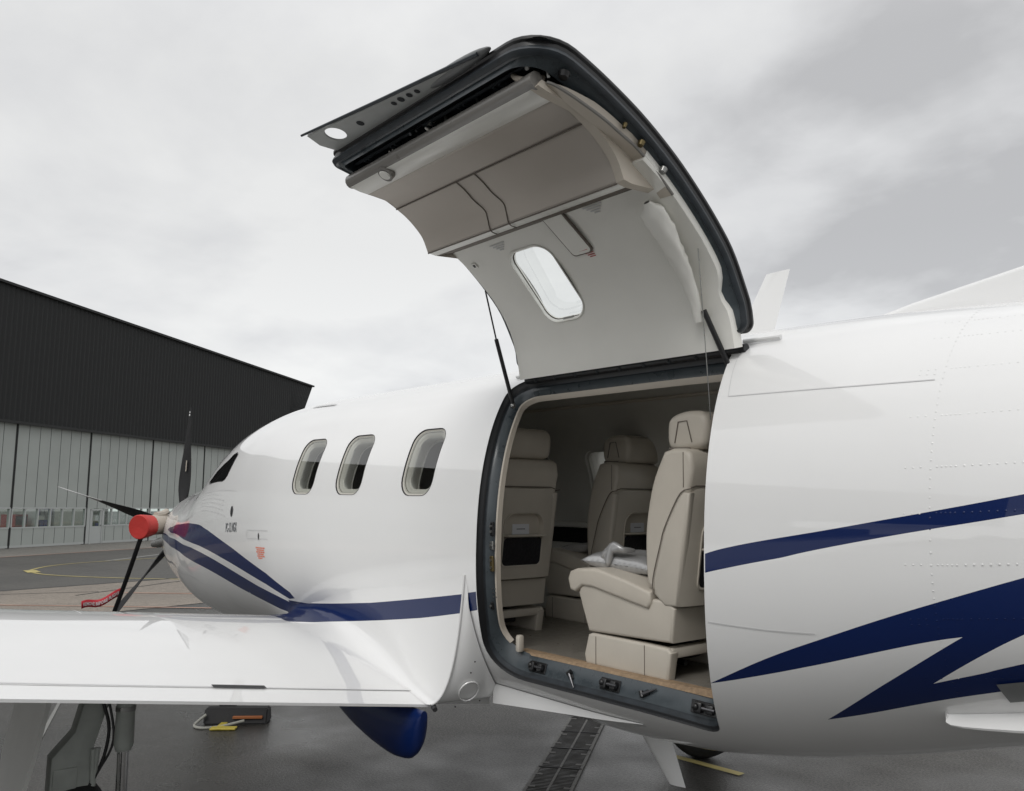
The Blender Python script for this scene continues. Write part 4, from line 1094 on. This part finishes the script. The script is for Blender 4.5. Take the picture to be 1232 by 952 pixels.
    box(bm,(-2.28,y0+.02,-.655),(-2.226,y1-.02,-.612),0,.01); box(bm,(-2.70,y0+.02,-.735),(-2.62,y1-.02,-.615),0,.01)
    box(bm,(-2.6,y0+.1,-.70),(-2.35,y1-.1,-.63),1,.01); tube(bm,[(-2.3,y0+.2,-.70),(-2.6,y0+.2,-.70)],.012,8,1)
    finish('seat_base',bm,['leather2','black'],seat)
    bm=bmesh.new()
    for xx in (-2.36,-2.64): tube(bm,[(xx,y0-.0005,-.615),(xx,y0-.0005,-.738)],.0018,6)
    finish('base_seam',bm,'groove',seat)
    return seat
seatC=make_seat(air)
for o in [o for o in col.objects if o.name.split('.')[0] in SPLIT]: islands(o)
seatC['label']='nearest rear seat, fully seen from its side'
def copy_tree(o,parent):
    c=o.copy(); col.objects.link(c); c.parent=parent
    for ch in o.children: copy_tree(ch,c)
    return c
seatA=copy_tree(seatC,air); seatA.location=(-1.27,.0,0); seatA['label']='forward seat beside the door opening, seen from behind'
seatB=copy_tree(seatC,air); seatB.location=(-1.17,.84,0); seatB['label']='seat at the far cabin wall beside a window'
# ------------------------------------------------------------------ loose things in the cabin
def bend_card(name,loc,label):
    bm=bmesh.new(); x,y,z=loc
    pts=[(y-.06,z),(y+.06,z-.0),(y+.06,z+.055),(y-.06,z+.055)]
    A=[bm.verts.new((x,p[0],p[1])) for p in pts]; B=[bm.verts.new((x-.003,p[0],p[1])) for p in pts]
    bm.faces.new(A); bm.faces.new(B[::-1])
    for i in range(4): bm.faces.new((A[i],A[(i+1)%4],B[(i+1)%4],B[i]))
    bmesh.ops.recalc_face_normals(bm,faces=bm.faces[:])
    box(bm,(x+.0005,y-.03,z+.026),(x+.0015,y+.03,z+.031),1)
    o=finish(name,bm,['card','ink'],None,base=(x,y,z),smooth=None); tag(o,label,'card','cards tucked in the seat back pockets'); return o
CX_=-2.160; CY_=3.005; CZ_=-.204
bend_card('printed_card',(CX_-1.27,CY_-.0,CZ_),'white card in the back pocket of the forward seat beside the door opening')
bend_card('printed_card',(CX_-1.17,CY_+.84,CZ_),'white card in the back pocket of the seat beside the far window')
bend_card('printed_card',(CX_,CY_-.01,CZ_),'white card in the back pocket of the nearest seat, cut off by the door edge')
def pillow(name,c,r,m,label,cat,rot=(0,0,0),knot=None):
    bm=bmesh.new(); mt=Matrix.Rotation(rot[2],3,'Z')@Matrix.Rotation(rot[1],3,'Y')@Matrix.Rotation(rot[0],3,'X')
    N=28
    for sgn in (1,-1):
        g=[]
        for i in range(N+1):
            row=[]
            for j in range(N+1):
                u=i/N*2-1; v=j/N*2-1
                pinch=1-.10*(1-abs(u)**2)*abs(v)**6-.0; pu=u*(1-.12*(1-v*v)*abs(u)**4); pv=v*(1-.12*(1-u*u)*abs(v)**4)
                h=((1-u**4)*(1-v**4))**.5*(1+.10*noise.noise(Vector((u*2.2,v*2.2,3+sgn))))+.22*noise.noise(Vector((u*3.4+1,v*3.4,sgn)))*(1-u*u)*(1-v*v)+.10*abs(noise.noise(Vector((u*7,v*7,sgn))))*(1-u*u)
                row.append(bm.verts.new(mt@Vector((pu*r[0],pv*r[1],sgn*h*r[2]))+Vector(c)))
            g.append(row)
        for i in range(N):
            for j in range(N):
                q=(g[i][j],g[i+1][j],g[i+1][j+1],g[i][j+1]); bm.faces.new(q if sgn>0 else q[::-1])
    bmesh.ops.remove_doubles(bm,verts=bm.verts[:],dist=1e-5)
    o=finish(name,bm,m,None,base=c,smooth=180); return tag(o,label,cat)
pil=pillow('pillow',(-2.625,2.985,-.292),(.19,.14,.040),'satin','silver satin pillow lying on the nearest cabin seat','pillow',rot=(.10,.08,.25))
bm=bmesh.new()
for k in range(5):
    a=-.7+k*.33
    tube(bm,catmull([(-.09+k*.012,-.10-.01*k,-.02),(-.07+k*.012,-.13,.03+.01*k),(.0+k*.008,-.12,.055),(.04,-.05,.05)],5),[.008,.012,.016,.018,.018,.018,.017,.016,.016,.015,.014,.013,.012,.011,.009,.006],8)
for v in bm.verts: v.co+=Vector((-2.62,2.99,-.275))
o=finish('ribbon',bm,'satin',pil if False else None,base=(-2.62,2.99,-.275),smooth=80)
o.parent=pil; o.location=Vector((-2.62,2.99,-.275))-Vector((-2.645,2.99,-.278)); o.rotation_euler=(0,0,0)
pillow('pillow',(-3.72,3.80,-.315),(.13,.13,.03),'cushion','flat grey cushion on the far seat behind the silver pillow','cushion',rot=(0,-.12,.2))
# ------------------------------------------------------------------ exhaust cover
bm=bmesh.new(); a=Vector((-8.60,2.575,-.345)); b=Vector((-8.74,2.78,-.33)); dr=(b-a).normalized()
tube(bm,[a+dr*.062,a+dr*.057,a+dr*.006,a,a+dr*.008,a+dr*.03,a+dr*.16,a+dr*.25,b+dr*.02],[.012,.092,.106,.113,.119,.120,.104,.088,.082],28,0)
for q in (-.012,.006): tube(bm,[a+dr*.054+Vector((q,q,-.02)),a+dr*.054+Vector((q+.01,q,.012))],.004,6,1)
cov=finish('exhaust_cover',bm,['red','text'],None,base=a,smooth=50); tag(cov,'red padded cover plugging the exhaust stub beside the propeller','cover')
def childthing(o,par,base): o.parent=par; o.location=(0,0,0); o.rotation_euler=(0,0,0)
bm=bmesh.new(); q0=Vector((-8.66,2.62,-.46)); q1=Vector((-9.36,2.60,-1.30)); pts=[q0.lerp(q1,i/10)+Vector((0,0,-.02*math.sin(math.pi*i/10))) for i in range(11)]
V1=[bm.verts.new(p+Vector((.0,-.022,0))) for p in pts];V2=[bm.verts.new(p+Vector((0,.022,0))) for p in pts]
for i in range(10): bm.faces.new((V1[i],V1[i+1],V2[i+1],V2[i]))
o=finish('strap',bm,'strap',None,base=a,smooth=60); childthing(o,cov,a); s_=o.modifiers.new('t','SOLIDIFY'); s_.thickness=.006
bm=bmesh.new(); tube(bm,[(-8.72,2.77,-.23),(-8.80,2.86,-.22),(-8.9,2.93,-.2)],.03,8); o=finish('tie',bm,'tan',None,base=a); childthing(o,cov,a)
# streamer with lettering
S0=Vector((-9.20,2.625,-1.02)); S1=Vector((-9.24,2.27,-1.135)); SW=.075
def sp(u,v,d=0): # u along, v across
    p=S0.lerp(S1,u); p.z+=-.03*math.sin(math.pi*u)+.012*math.sin(9*u); p.x+=.02*math.sin(7*u); return p+Vector((.01*v+d,-.1*SW*(v),SW*(v-.5)))
bm=bmesh.new(); g=[[bm.verts.new(sp(i/24,v)) for v in (0,1)] for i in range(25)]
for i in range(24): bm.faces.new((g[i][0],g[i+1][0],g[i+1][1],g[i][1]))
st=finish('streamer',bm,'redtape',None,base=a,smooth=80); childthing(st,cov,a); s_=st.modifiers.new('t','SOLIDIFY'); s_.thickness=.002
me_=textmesh('REMOVE BEFORE FLIGHT',1); bm=bmesh.new(); bm.from_mesh(me_); mx=max(v.co.x for v in bm.verts)
for v in bm.verts: v.co=sp(.95-v.co.x/mx*.9,.25+v.co.y*.62,.004)
o=finish('lettering',bm,'text',None,base=a,smooth=None); o.parent=st; o.location=(0,0,0); o.rotation_euler=(0,0,0)
# ------------------------------------------------------------------ ground and markings
def gmat(name,color,rough,scale,var,wet=.2,bumps=.35,fine=180):
    m=bpy.data.materials.new(name); m.use_nodes=True; nt=m.node_tree; b=nt.nodes['Principled BSDF']
    tc=nt.nodes.new('ShaderNodeTexCoord')
    def N(s,d=8,r=.6): n=nt.nodes.new('ShaderNodeTexNoise'); n.inputs['Scale'].default_value=s; n.inputs['Detail'].default_value=d; n.inputs['Roughness'].default_value=r; nt.links.new(tc.outputs['Object'],n.inputs['Vector']); return n
    big=N(.35,4); mid=N(3.0,8,.7); fn=N(fine,3,.8)
    def MR(src,a,b_,lo=.3,hi=.7): r=nt.nodes.new('ShaderNodeMapRange'); r.inputs[1].default_value=lo; r.inputs[2].default_value=hi; r.inputs[3].default_value=a; r.inputs[4].default_value=b_; nt.links.new(src.outputs['Fac'],r.inputs[0]); return r
    a=MR(big,1-var,1+var); c=MR(mid,1-var*.6,1+var*.6); f=MR(fn,.25,1.9,.35,.65)
    def MU(x,y): q=nt.nodes.new('ShaderNodeMath'); q.operation='MULTIPLY'; nt.links.new(x.outputs[0],q.inputs[0]); nt.links.new(y.outputs[0],q.inputs[1]); return q
    k=MU(MU(a,c),f); s_=nt.nodes.new('ShaderNodeVectorMath'); s_.operation='SCALE'; s_.inputs[0].default_value=color; nt.links.new(k.outputs[0],s_.inputs['Scale']); nt.links.new(s_.outputs[0],b.inputs['Base Color'])
    r=MR(big,rough-wet,rough+wet*.4,.4,.62); nt.links.new(r.outputs[0],b.inputs['Roughness'])
    bp=nt.nodes.new('ShaderNodeBump'); bp.inputs['Strength'].default_value=bumps; bp.inputs['Distance'].default_value=.006; nt.links.new(fn.outputs['Fac'],bp.inputs['Height']); nt.links.new(bp.outputs[0],b.inputs['Normal'])
    return m
MG=dict(near=gmat('wet_asphalt',(.048,.046,.042),.52,1,.25,.28,.9,55),far=gmat('dark_asphalt',(.072,.070,.064),.8,1,.15,.15,.3,40),
 brown=gmat('weathered_concrete',(.19,.165,.138),.8,1,.18,.18,.3,60),pave=gmat('apron_concrete',(.16,.15,.135),.65,1,.12,.12,.2,30))
def flat(name,poly,z,m,kind='structure',smooth=None):
    bm=bmesh.new(); bm.faces.new([bm.verts.new((p[0],p[1],z)) for p in poly]); bmesh.ops.recalc_face_normals(bm,faces=bm.faces[:])
    for f in bm.faces:
        if f.normal.z<0: f.normal_flip()
    o=finish(name,bm,m,None,base=(0,0,0),smooth=None,air=False); 
    if kind: o['kind']=kind
    return o
def gline(name,path,w,z,m,closed=False):
    bm=bmesh.new(); path=[Vector((p[0],p[1],0)) for p in path]; a=[];b=[]
    for i,p in enumerate(path):
        t=(path[min(i+1,len(path)-1)]-path[max(i-1,0)]).normalized(); n_=Vector((-t.y,t.x,0))*w/2
        a.append(bm.verts.new((p.x+n_.x,p.y+n_.y,z))); b.append(bm.verts.new((p.x-n_.x,p.y-n_.y,z)))
    for i in range(len(path)-1): bm.faces.new((a[i],b[i],b[i+1],a[i+1]))
    bmesh.ops.recalc_face_normals(bm,faces=bm.faces[:])
    for f in bm.faces:
        if f.normal.z<0: f.normal_flip()
    o=finish(name,bm,m,None,smooth=None,air=False); o['kind']='structure'; return o
flat('ground',[(-600,-600),(600,-600),(600,600),(-600,600)],0,MG['near'])
HA=Vector((-45.87,7.57,0)); hd=Vector((-.5775,.8164,0)); hn=Vector((hd.y,-hd.x,0))   # along the hangar face, and out of it towards the camera
if hn.dot(-HA)<0: hn=-hn
ed=Vector((-.22,.975,0)).normalized(); e0=Vector((-22.6,3.8,0))
flat('weathered_apron',[(e0-ed*28).to_tuple()[:2],(e0+ed*120).to_tuple()[:2],(Vector((-16.6,4,0))+ed*120).to_tuple()[:2],(Vector((-16.6,4,0))-ed*28).to_tuple()[:2]],.008,MG['brown'])
r0=Vector((-38.1,6.3,0)); rdn=Vector((-.53,.85,0)).normalized()
flat('taxiway',[(e0-ed*28).to_tuple()[:2],(e0+ed*120).to_tuple()[:2],(r0+rdn*120).to_tuple()[:2],(r0-rdn*28).to_tuple()[:2]],.004,MG['far'])
flat('hangar_apron',[(r0+rdn*120).to_tuple()[:2],(r0-rdn*28).to_tuple()[:2],(HA-hd*60-hn*30).to_tuple()[:2],(HA+hd*110-hn*30).to_tuple()[:2]],.005,MG['pave'])
gline('orange_apron_line',[(r0-rdn*20).to_tuple()[:2],(r0+rdn*60).to_tuple()[:2]],.14,.014,'orange')
gline('orange_stand_line',[(-24,-9),(-19.32,3.27),(-18.1,4.47),(-15.85,6.5),(-10,12)],.09,.016,'orange')
yl=catmull([(-35.6,17.0),(-33.6,10.8),(-32.6,8.2),(-31.4,6.7),(-29.6,5.75),(-28.6,5.6),(-27.2,5.75),(-25.4,6.55),(-23.7,7.7),(-20.5,10.5)],6)
gline('yellow_taxi_line',yl,.10,.014,'yellow')
gline('yellow_line_patch',[(-29.5,5.7),(-28.4,5.62)],.35,.018,'yellow')
gline('grey_line',[(-36.5,12.0),(-33.0,8.9)],.3,.014,'greyline')
gline('orange_stand_line',[(-20.3,5.86),(-19.14,6.94),(-17,9)],.10,.016,'orange')
gline('pavement_joint',[(-20.4,4.87),(-22.3,7.43),(-24,10)],.06,.014,'gap'); gline('pavement_joint',[(-23.6,-8),(-22.0,3.0),(-21.0,5.5)],.05,.014,'gap')
gline('pavement_joint',[(e0+ed*-20).to_tuple()[:2],(e0+ed*20).to_tuple()[:2]],.10,.014,'gap')
gline('yellow_stand_line',[(-4.50,5.33),(-3.70,5.35)],.075,.006,'yellow')
gline('pale_stand_line',[(-9.5,2.2),(-5.5,.9)],.03,.006,'greyline')
# drain grate
g0=Vector((-5.48,5.58,0)); g1=Vector((-4.36,4.06,0)); gd=(g1-g0).normalized(); gp=Vector((-gd.y,gd.x,0)); g0=g0-gd*.6; L=3.0
bm=bmesh.new()
def gb(a0,a1,b0,b1,z0,z1,mi):
    P=[g0+gd*a+gp*b for a,b in ((a0,b0),(a1,b0),(a1,b1),(a0,b1))]
    A=[bm.verts.new((p.x,p.y,z0)) for p in P];B=[bm.verts.new((p.x,p.y,z1)) for p in P]
    for f in (B,[A[0],A[1],B[1],B[0]],[A[1],A[2],B[2],B[1]],[A[2],A[3],B[3],B[2]],[A[3],A[0],B[0],B[3]]): bm.faces.new(f).material_index=mi
gb(0,L,-.155,.155,.002,.005,2); 
for s_ in (-1,1): gb(0,L,s_*.155-.012,s_*.155+.012,.003,.012,1)
gb(0,L,-.008,.008,.004,.014,1)
k=0;a_=0
while a_<L:
    gb(a_,a_+.012,-.14,.14,.004,.012,0); a_+=.030; k+=1
    if k%9==0: 
        gb(a_,a_+.03,-.15,-.10,.004,.014,1); gb(a_,a_+.03,.10,.15,.004,.014,1)
for q in (.5,1.0,1.5,2.0): gb(q,q+.012,-.16,.16,.006,.016,2)
bmesh.ops.recalc_face_normals(bm,faces=bm.faces[:])
o=finish('drain_grate',bm,['iron','ironlight','gap'],None,base=(g0.x,g0.y,0),smooth=None,air=False); tag(o,'long cast iron drain grate set in the asphalt under the aircraft','drain grate')
# wheel chock
bm=bmesh.new(); c=Vector((-7.52,3.20,0)); mz=Matrix.Translation(c)@Matrix.Rotation(R(52),4,'Z')
pr=[(-.10,0),(.10,0),(.055,.13),(-.055,.13)]
A=[bm.verts.new(mz@Vector((-.28,p[0],p[1]))) for p in pr];B=[bm.verts.new(mz@Vector((.28,p[0],p[1]))) for p in pr]
bm.faces.new(A);bm.faces.new(B[::-1])
for i in range(4): bm.faces.new((A[i],A[(i+1)%4],B[(i+1)%4],B[i]))
bmesh.ops.recalc_face_normals(bm,faces=bm.faces[:]); bmesh.ops.bevel(bm,geom=bm.edges[:],offset=.012,segments=2,affect='EDGES')
ck=finish('wheel_chock',bm,'tyre',None,base=c,air=False); tag(ck,'black rubber wheel chock with yellow tab and rope behind the nose wheel','chock')
def sub(name,bm,m): o=finish(name,bm,m,None,base=c,air=False); o.parent=ck; o.location=(0,0,0); return o
bm=bmesh.new(); box(bm,(-.02,-.104,.05),(.24,-.074,.072),0,.003,1,mz); sub('orange_band',bm,'orangeplastic')
bm=bmesh.new(); box(bm,(-.12,-.30,.004),(-.06,.0,.022),0,.004,1,mz); box(bm,(-.16,-.30,.004),(.06,-.22,.020),0,.004,1,mz); sub('yellow_tab',bm,'yellowplastic')
bm=bmesh.new(); tube(bm,[mz@Vector(p) for p in catmull([(-.25,-.10,.09),(-.33,-.16,.02),(-.25,-.24,.012),(-.10,-.2,.012),(.1,-.16,.05)],5)],.012,8); sub('rope',bm,'rope')
# ------------------------------------------------------------------ hangar
hang=bpy.data.objects.new('hangar',None); col.objects.link(hang); hang.location=HA; tag(hang,'large hangar with black ribbed upper wall and grey sliding doors','hangar')
def HP(u,d,z): p=HA+hd*u+hn*d; return Vector((p.x,p.y,z))
def hbox(bm,u0,u1,d0,d1,z0,z1,mi=0):
    vs=[bm.verts.new(HP(u,d,z)) for z in (z0,z1) for u,d in ((u0,d0),(u1,d0),(u1,d1),(u0,d1))]
    for f in ((0,3,2,1),(4,5,6,7),(0,1,5,4),(1,2,6,5),(2,3,7,6),(3,0,4,7)): bm.faces.new([vs[i] for i in f]).material_index=mi
def hfin(name,bm,m,parent=None,smooth=None):
    bmesh.ops.recalc_face_normals(bm,faces=bm.faces[:]); o=finish(name,bm,m,None,base=HA,smooth=smooth,air=False); o.parent=parent or hang; o.location=(0,0,0); return o
# black ribbed fascia, leaning end
bm=bmesh.new(); U0,U1=-60,29.6; n=int((U1-U0)/.15); prev=None
ZT=lambda u:12.55-.02*(u+1)
for i in range(n+1):
    u=U0+(U1-U0)*i/n; d=.25+(.05 if i%2 else 0)
    ub=min(u,U1) 
    uu=U1-(U1-u); lean=3.4*max(0,(u-20)/9.6)**2
    a=bm.verts.new(HP(u-lean*.0,d,6.05)) if u<26.0 else bm.verts.new(HP(26.0+(u-26)*.0+.0,d,6.05))
    b=bm.verts.new(HP(u,d,ZT(u)))
    if prev: bm.faces.new((prev[0],a,b,prev[1]))
    prev=(a,b)
hfin('upper_wall',bm,'hdark')
bm=bmesh.new(); 
for i in range(15):
    u=U0+i*6; hbox(bm,u,u+1.2,-30,.25,11.6,11.64)  # roof reduced to spaced strips, left open so the sky lights the interior
A=[bm.verts.new(HP(u,d,ZT(u)+dz)) for u in (U0,U1+.1) for d,dz in ((.2,-.03),(.44,-.03),(.44,.09),(.2,.09))]
for q in range(4): bm.faces.new((A[q],A[(q+1)%4],A[4+(q+1)%4],A[4+q]))
bm.faces.new(A[:4]); bm.faces.new(A[4:][::-1])
hfin('roof',bm,'hgap')
bm=bmesh.new(); hbox(bm,U0,26,.2,.34,5.95,6.08); hfin('door_track',bm,'hgap')
bm=bmesh.new(); hbox(bm,U0,27,-18,-17.9,0,6.2); hbox(bm,U0,27,-18,-.4,.002,.012); hfin('interior',bm,'hinside')
# door leaves between the dark posts
leaf=[-45,-40,-35,-30,-25,-20,-15,-10,-4.7,.45,5.35,10.45,15.6,20.8,26]
pr_u=(5.65,6.62)
for a_,b_ in zip(leaf,leaf[1:]):
    bm=bmesh.new(); g=.06; u0,u1=a_+g,b_-g
    ribs=7; 
    zt=5.98; w0,w1=1.0,1.9
    segs=[(u0,u1)]
    lo=[(u0,u1)] if not (a_<pr_u[0]<b_) else [(pr_u[1]+.05,u1)]
    for s0,s1 in lo:
        hbox(bm,s0,s1,-.12,0,.12,w0)
    hbox(bm,u0,u1,-.12,0,w1,zt)
    for s0,s1 in lo: hbox(bm,s0,s1,-.12,.01,.03,.14,1)
    for i in range(ribs+1):
        u=u0+(u1-u0)*i/ribs
        hbox(bm,u-.012,u+.012,.0,.004,w1+.02,zt-.01,2)
        if not(a_<pr_u[0]<b_ and u<pr_u[1]+.1): hbox(bm,u-.010,u+.010,.0,.004,.15,w0-.02,2)
    hbox(bm,u0,u0+.04,-.12,.008,w0,w1) ; hbox(bm,u1-.04,u1,-.12,.008,w0,w1)
    lf=hfin('sliding_door',bm,['hgrey','hframe','hgap'])
    bm=bmesh.new(); s0=u0 if not(a_<pr_u[0]<b_) else pr_u[1]+.05
    hbox(bm,s0,u1,-.10,.02,w1-.01,w1+.06); hbox(bm,s0,u1,-.10,.02,w0-.06,w0+.01)
    k=6
    for i in range(k+1):
        u=s0+(u1-s0)*i/k; hbox(bm,u-.035,u+.035,-.10,.015,w0,w1)
    hfin('window_band',bm,'hframe',lf)
    bm=bmesh.new(); hbox(bm,s0,u1,-.06,-.05,w0,w1); hfin('glazing',bm,'hglass',lf)
    bm=bmesh.new(); hbox(bm,b_-g,b_+g,-.14,-.02,0,6.0); hfin('door_gap',bm,'hgap',lf)
bm=bmesh.new(); pu0,pu1=pr_u
hbox(bm,5.42,pu0,-.12,.0,.03,1.9); hbox(bm,pu0,pu0+.08,-.1,.03,.0,1.88); hbox(bm,pu1-.08,pu1,-.1,.03,.0,1.88); hbox(bm,pu0,pu1,-.1,.03,1.80,1.88); hbox(bm,pu0+.08,pu1-.08,-.1,.0,.03,.95); hbox(bm,pu0+.08,pu0+.2,-.1,.0,.95,1.8); hbox(bm,pu1-.2,pu1-.08,-.1,.0,.95,1.8)
hbox(bm,pu1-.18,pu1-.13,.0,.06,.98,1.02,1)
pd=hfin('entrance_door',bm,['hframe','steel'])
bm=bmesh.new(); hbox(bm,pu0+.2,pu1-.2,-.06,-.05,.95,1.8); hfin('door_glass',bm,'hglass',pd)
# a row of stored things seen through the glazing
def inner(name,u,d,build,label,cat):
    bm=bmesh.new(); build(bm,u,d); bmesh.ops.recalc_face_normals(bm,faces=bm.faces[:]); base=HP(u,d,0); o=finish(name,bm,['veh1','veh2','veh3','veh4','tyre','hframe'],None,base=base,smooth=30,air=False); tag(o,label,cat,'vehicles inside the hangar' if cat=='vehicle' else 'shelves inside the hangar')
def tractor(ci):
    def f(bm,u,d):
        hbox(bm,u-.9,u+.9,d-.5,d+.5,.3,.95,ci); hbox(bm,u-.2,u+.6,d-.45,d+.45,.95,1.6,ci); hbox(bm,u-.15,u+.55,d+.46,d+.47,1.05,1.5,4)
        for q in (-.6,.6): tube(bm,[HP(u+q,d+.35,.3),HP(u+q,d+.55,.3)],.3,16,4)
    return f
inner('tow_tractor',3.1,-2.6,tractor(0),'dark red vehicle inside the hangar behind the window band','vehicle')
inner('tow_tractor',1.5,-3.0,tractor(1),'ochre yellow vehicle inside the hangar behind the leftmost windows','vehicle')
def shelf(ci):
    def f(bm,u,d):
        for z in (.1,.8,1.5,2.2): hbox(bm,u-.6,u+.6,d-.3,d+.3,z,z+.05,5)
        for q in (-.6,.6): hbox(bm,u+q-.03,u+q+.03,d-.3,d+.3,0,2.3,5)
        r=random.Random(int(u*10))
        for z in (.15,.85,1.55):
            for i in range(4): hbox(bm,u-.55+i*.28,u-.35+i*.28,d-.2,d+.25,z,z+r.uniform(.2,.5),r.choice([ci,2,3,5]))
    return f
inner('storage_shelf',4.6,-2.2,shelf(2),'shelf of blue boxes inside the hangar, left of the entrance door','shelf')
inner('storage_shelf',8.9,-2.4,shelf(3),'shelf of green boxes inside the hangar, right of the entrance door','shelf')
inner('storage_shelf',-.8,-2.6,shelf(1),'shelf inside the hangar at the left edge of the photo','shelf')
# distant treeline and buildings that surround the airfield (behind the camera; seen only in reflections)
tm=mat('far_foliage',(.035,.05,.025),.9,var=.3,scale=.2)
bm=bmesh.new(); rr=random.Random(11)
pv=None; N=160
for i in range(N+1):
    a=R(-150+i*210/N)+R(-30); r=230+rr.uniform(-12,12); h=9+5*noise.noise(Vector((i*.13,2,0)))+rr.uniform(-.8,.8)
    A=bm.verts.new((r*math.cos(a),r*math.sin(a),0));B=bm.verts.new(((r+6)*math.cos(a),(r+6)*math.sin(a),h))
    if pv: bm.faces.new((pv[0],A,B,pv[1]))
    pv=(A,B)
o=finish('treeline',bm,tm,None,smooth=None,air=False); tag(o,kind='stuff')
# ------------------------------------------------------------------ sky and sun
w=bpy.data.worlds.new('World'); scene.world=w; w.use_nodes=True; nt=w.node_tree; nt.nodes.clear()
out=nt.nodes.new('ShaderNodeOutputWorld'); bg=nt.nodes.new('ShaderNodeBackground'); nt.links.new(bg.outputs[0],out.inputs[0])
sky=nt.nodes.new('ShaderNodeTexSky'); sky.sky_type='NISHITA'; sky.sun_disc=False; sky.sun_elevation=R(48); sky.sun_rotation=R(200)
tc=nt.nodes.new('ShaderNodeTexCoord'); sep=nt.nodes.new('ShaderNodeSeparateXYZ'); nt.links.new(tc.outputs['Generated'],sep.inputs[0])
def math_(op,a,b=None,clamp=False):
    n=nt.nodes.new('ShaderNodeMath'); n.operation=op; n.use_clamp=clamp
    for i,v in enumerate((a,b)):
        if v is None: continue
        if isinstance(v,(int,float)): n.inputs[i].default_value=v
        else: nt.links.new(v,n.inputs[i])
    return n.outputs[0]
zc=math_('MAXIMUM',sep.outputs[2],0.0); den=math_('ADD',zc,.28)
px=math_('DIVIDE',sep.outputs[0],den); py=math_('DIVIDE',sep.outputs[1],den)
cmb=nt.nodes.new('ShaderNodeCombineXYZ'); nt.links.new(px,cmb.inputs[0]); nt.links.new(py,cmb.inputs[1]); cmb.inputs[2].default_value=3.1
SKYA=5.2
def NZ(s,d,r,dist=0,off=0):
    n=nt.nodes.new('ShaderNodeTexNoise'); n.inputs['Scale'].default_value=s; n.inputs['Detail'].default_value=d; n.inputs['Roughness'].default_value=r; n.inputs['Distortion'].default_value=dist
    mp=nt.nodes.new('ShaderNodeMapping'); mp.inputs['Location'].default_value=(off,off*.7,0); nt.links.new(cmb.outputs[0],mp.inputs[0]); nt.links.new(mp.outputs[0],n.inputs['Vector']); return n.outputs['Fac']
n1=NZ(.95,5,.48,.35,SKYA); n2=NZ(2.4,6,.55,.2,4.0)
s1=math_('ADD',math_('MULTIPLY',n1,.7),math_('MULTIPLY',n2,.3))
ramp=nt.nodes.new('ShaderNodeValToRGB'); nt.links.new(s1,ramp.inputs[0])
cr=ramp.color_ramp; cr.elements[0].position=.415; cr.elements[0].color=(.54,.54,.545,1); cr.elements[1].position=.575; cr.elements[1].color=(.86,.86,.85,1)
e=cr.elements.new(.49); e.color=(.74,.742,.745,1)
# brighter towards the zenith, as an overcast sky is
zk=math_('ADD',1.0,math_('MULTIPLY',math_('POWER',math_("MAXIMUM",math_("SUBTRACT",zc,.48),0.0),1.0),1.8))
hz=math_('MULTIPLY',math_('MAXIMUM',math_('SUBTRACT',.30,zc),0.0),.7); zk=math_('ADD',zk,hz)
vm=nt.nodes.new('ShaderNodeVectorMath'); vm.operation='SCALE'; nt.links.new(ramp.outputs[0],vm.inputs[0]); back=math_('MULTIPLY',math_('MAXIMUM',math_('MULTIPLY',sep.outputs[1],-1.0),0.0),.35); zk=math_('ADD',zk,back); nt.links.new(zk,vm.inputs['Scale'])
sk=nt.nodes.new('ShaderNodeVectorMath'); sk.operation='SCALE'; nt.links.new(sky.outputs[0],sk.inputs[0]); sk.inputs['Scale'].default_value=.1
mx=nt.nodes.new('ShaderNodeMix'); mx.data_type='RGBA'; mx.inputs[0].default_value=.93; nt.links.new(sk.outputs[0],mx.inputs[6]); nt.links.new(vm.outputs[0],mx.inputs[7])
nt.links.new(mx.outputs[2],bg.inputs[0]); bg.inputs[1].default_value=1.0
sun=bpy.data.lights.new('sun','SUN'); sun.energy=1.1; sun.angle=R(25); sun.color=(1,.98,.95); so=bpy.data.objects.new('sun',sun); col.objects.link(so)
sd=Vector((.35,-.75,.95)).normalized(); so.rotation_euler=sd.to_track_quat('Z','Y').to_euler(); so.location=(0,0,30)
sky.sun_elevation=math.asin(sd.z); sky.sun_rotation=math.atan2(sd.x,sd.y)
# ------------------------------------------------------------------ camera
cam=bpy.data.cameras.new('camera'); co=bpy.data.objects.new('camera',cam); col.objects.link(co)
PITCH=math.atan(.136); YAW=R(40.6)
fw=Vector((-math.cos(YAW)*math.cos(PITCH),math.sin(YAW)*math.cos(PITCH),math.sin(PITCH))); rt=Vector((math.sin(YAW),math.cos(YAW),0)); up=rt.cross(fw)
mw=Matrix((rt,up,-fw)).transposed().to_4x4(); mw.translation=Vector((0,0,EYE)); co.matrix_world=mw
cam.sensor_width=36; cam.lens=36*1000/1232; cam.clip_start=.05; cam.clip_end=2000
scene.camera=co
scene.view_settings.view_transform='Standard'; scene.view_settings.look='None'; scene.view_settings.exposure=0; scene.view_settings.gamma=1
scene.render.resolution_x=1024; scene.render.resolution_y=791
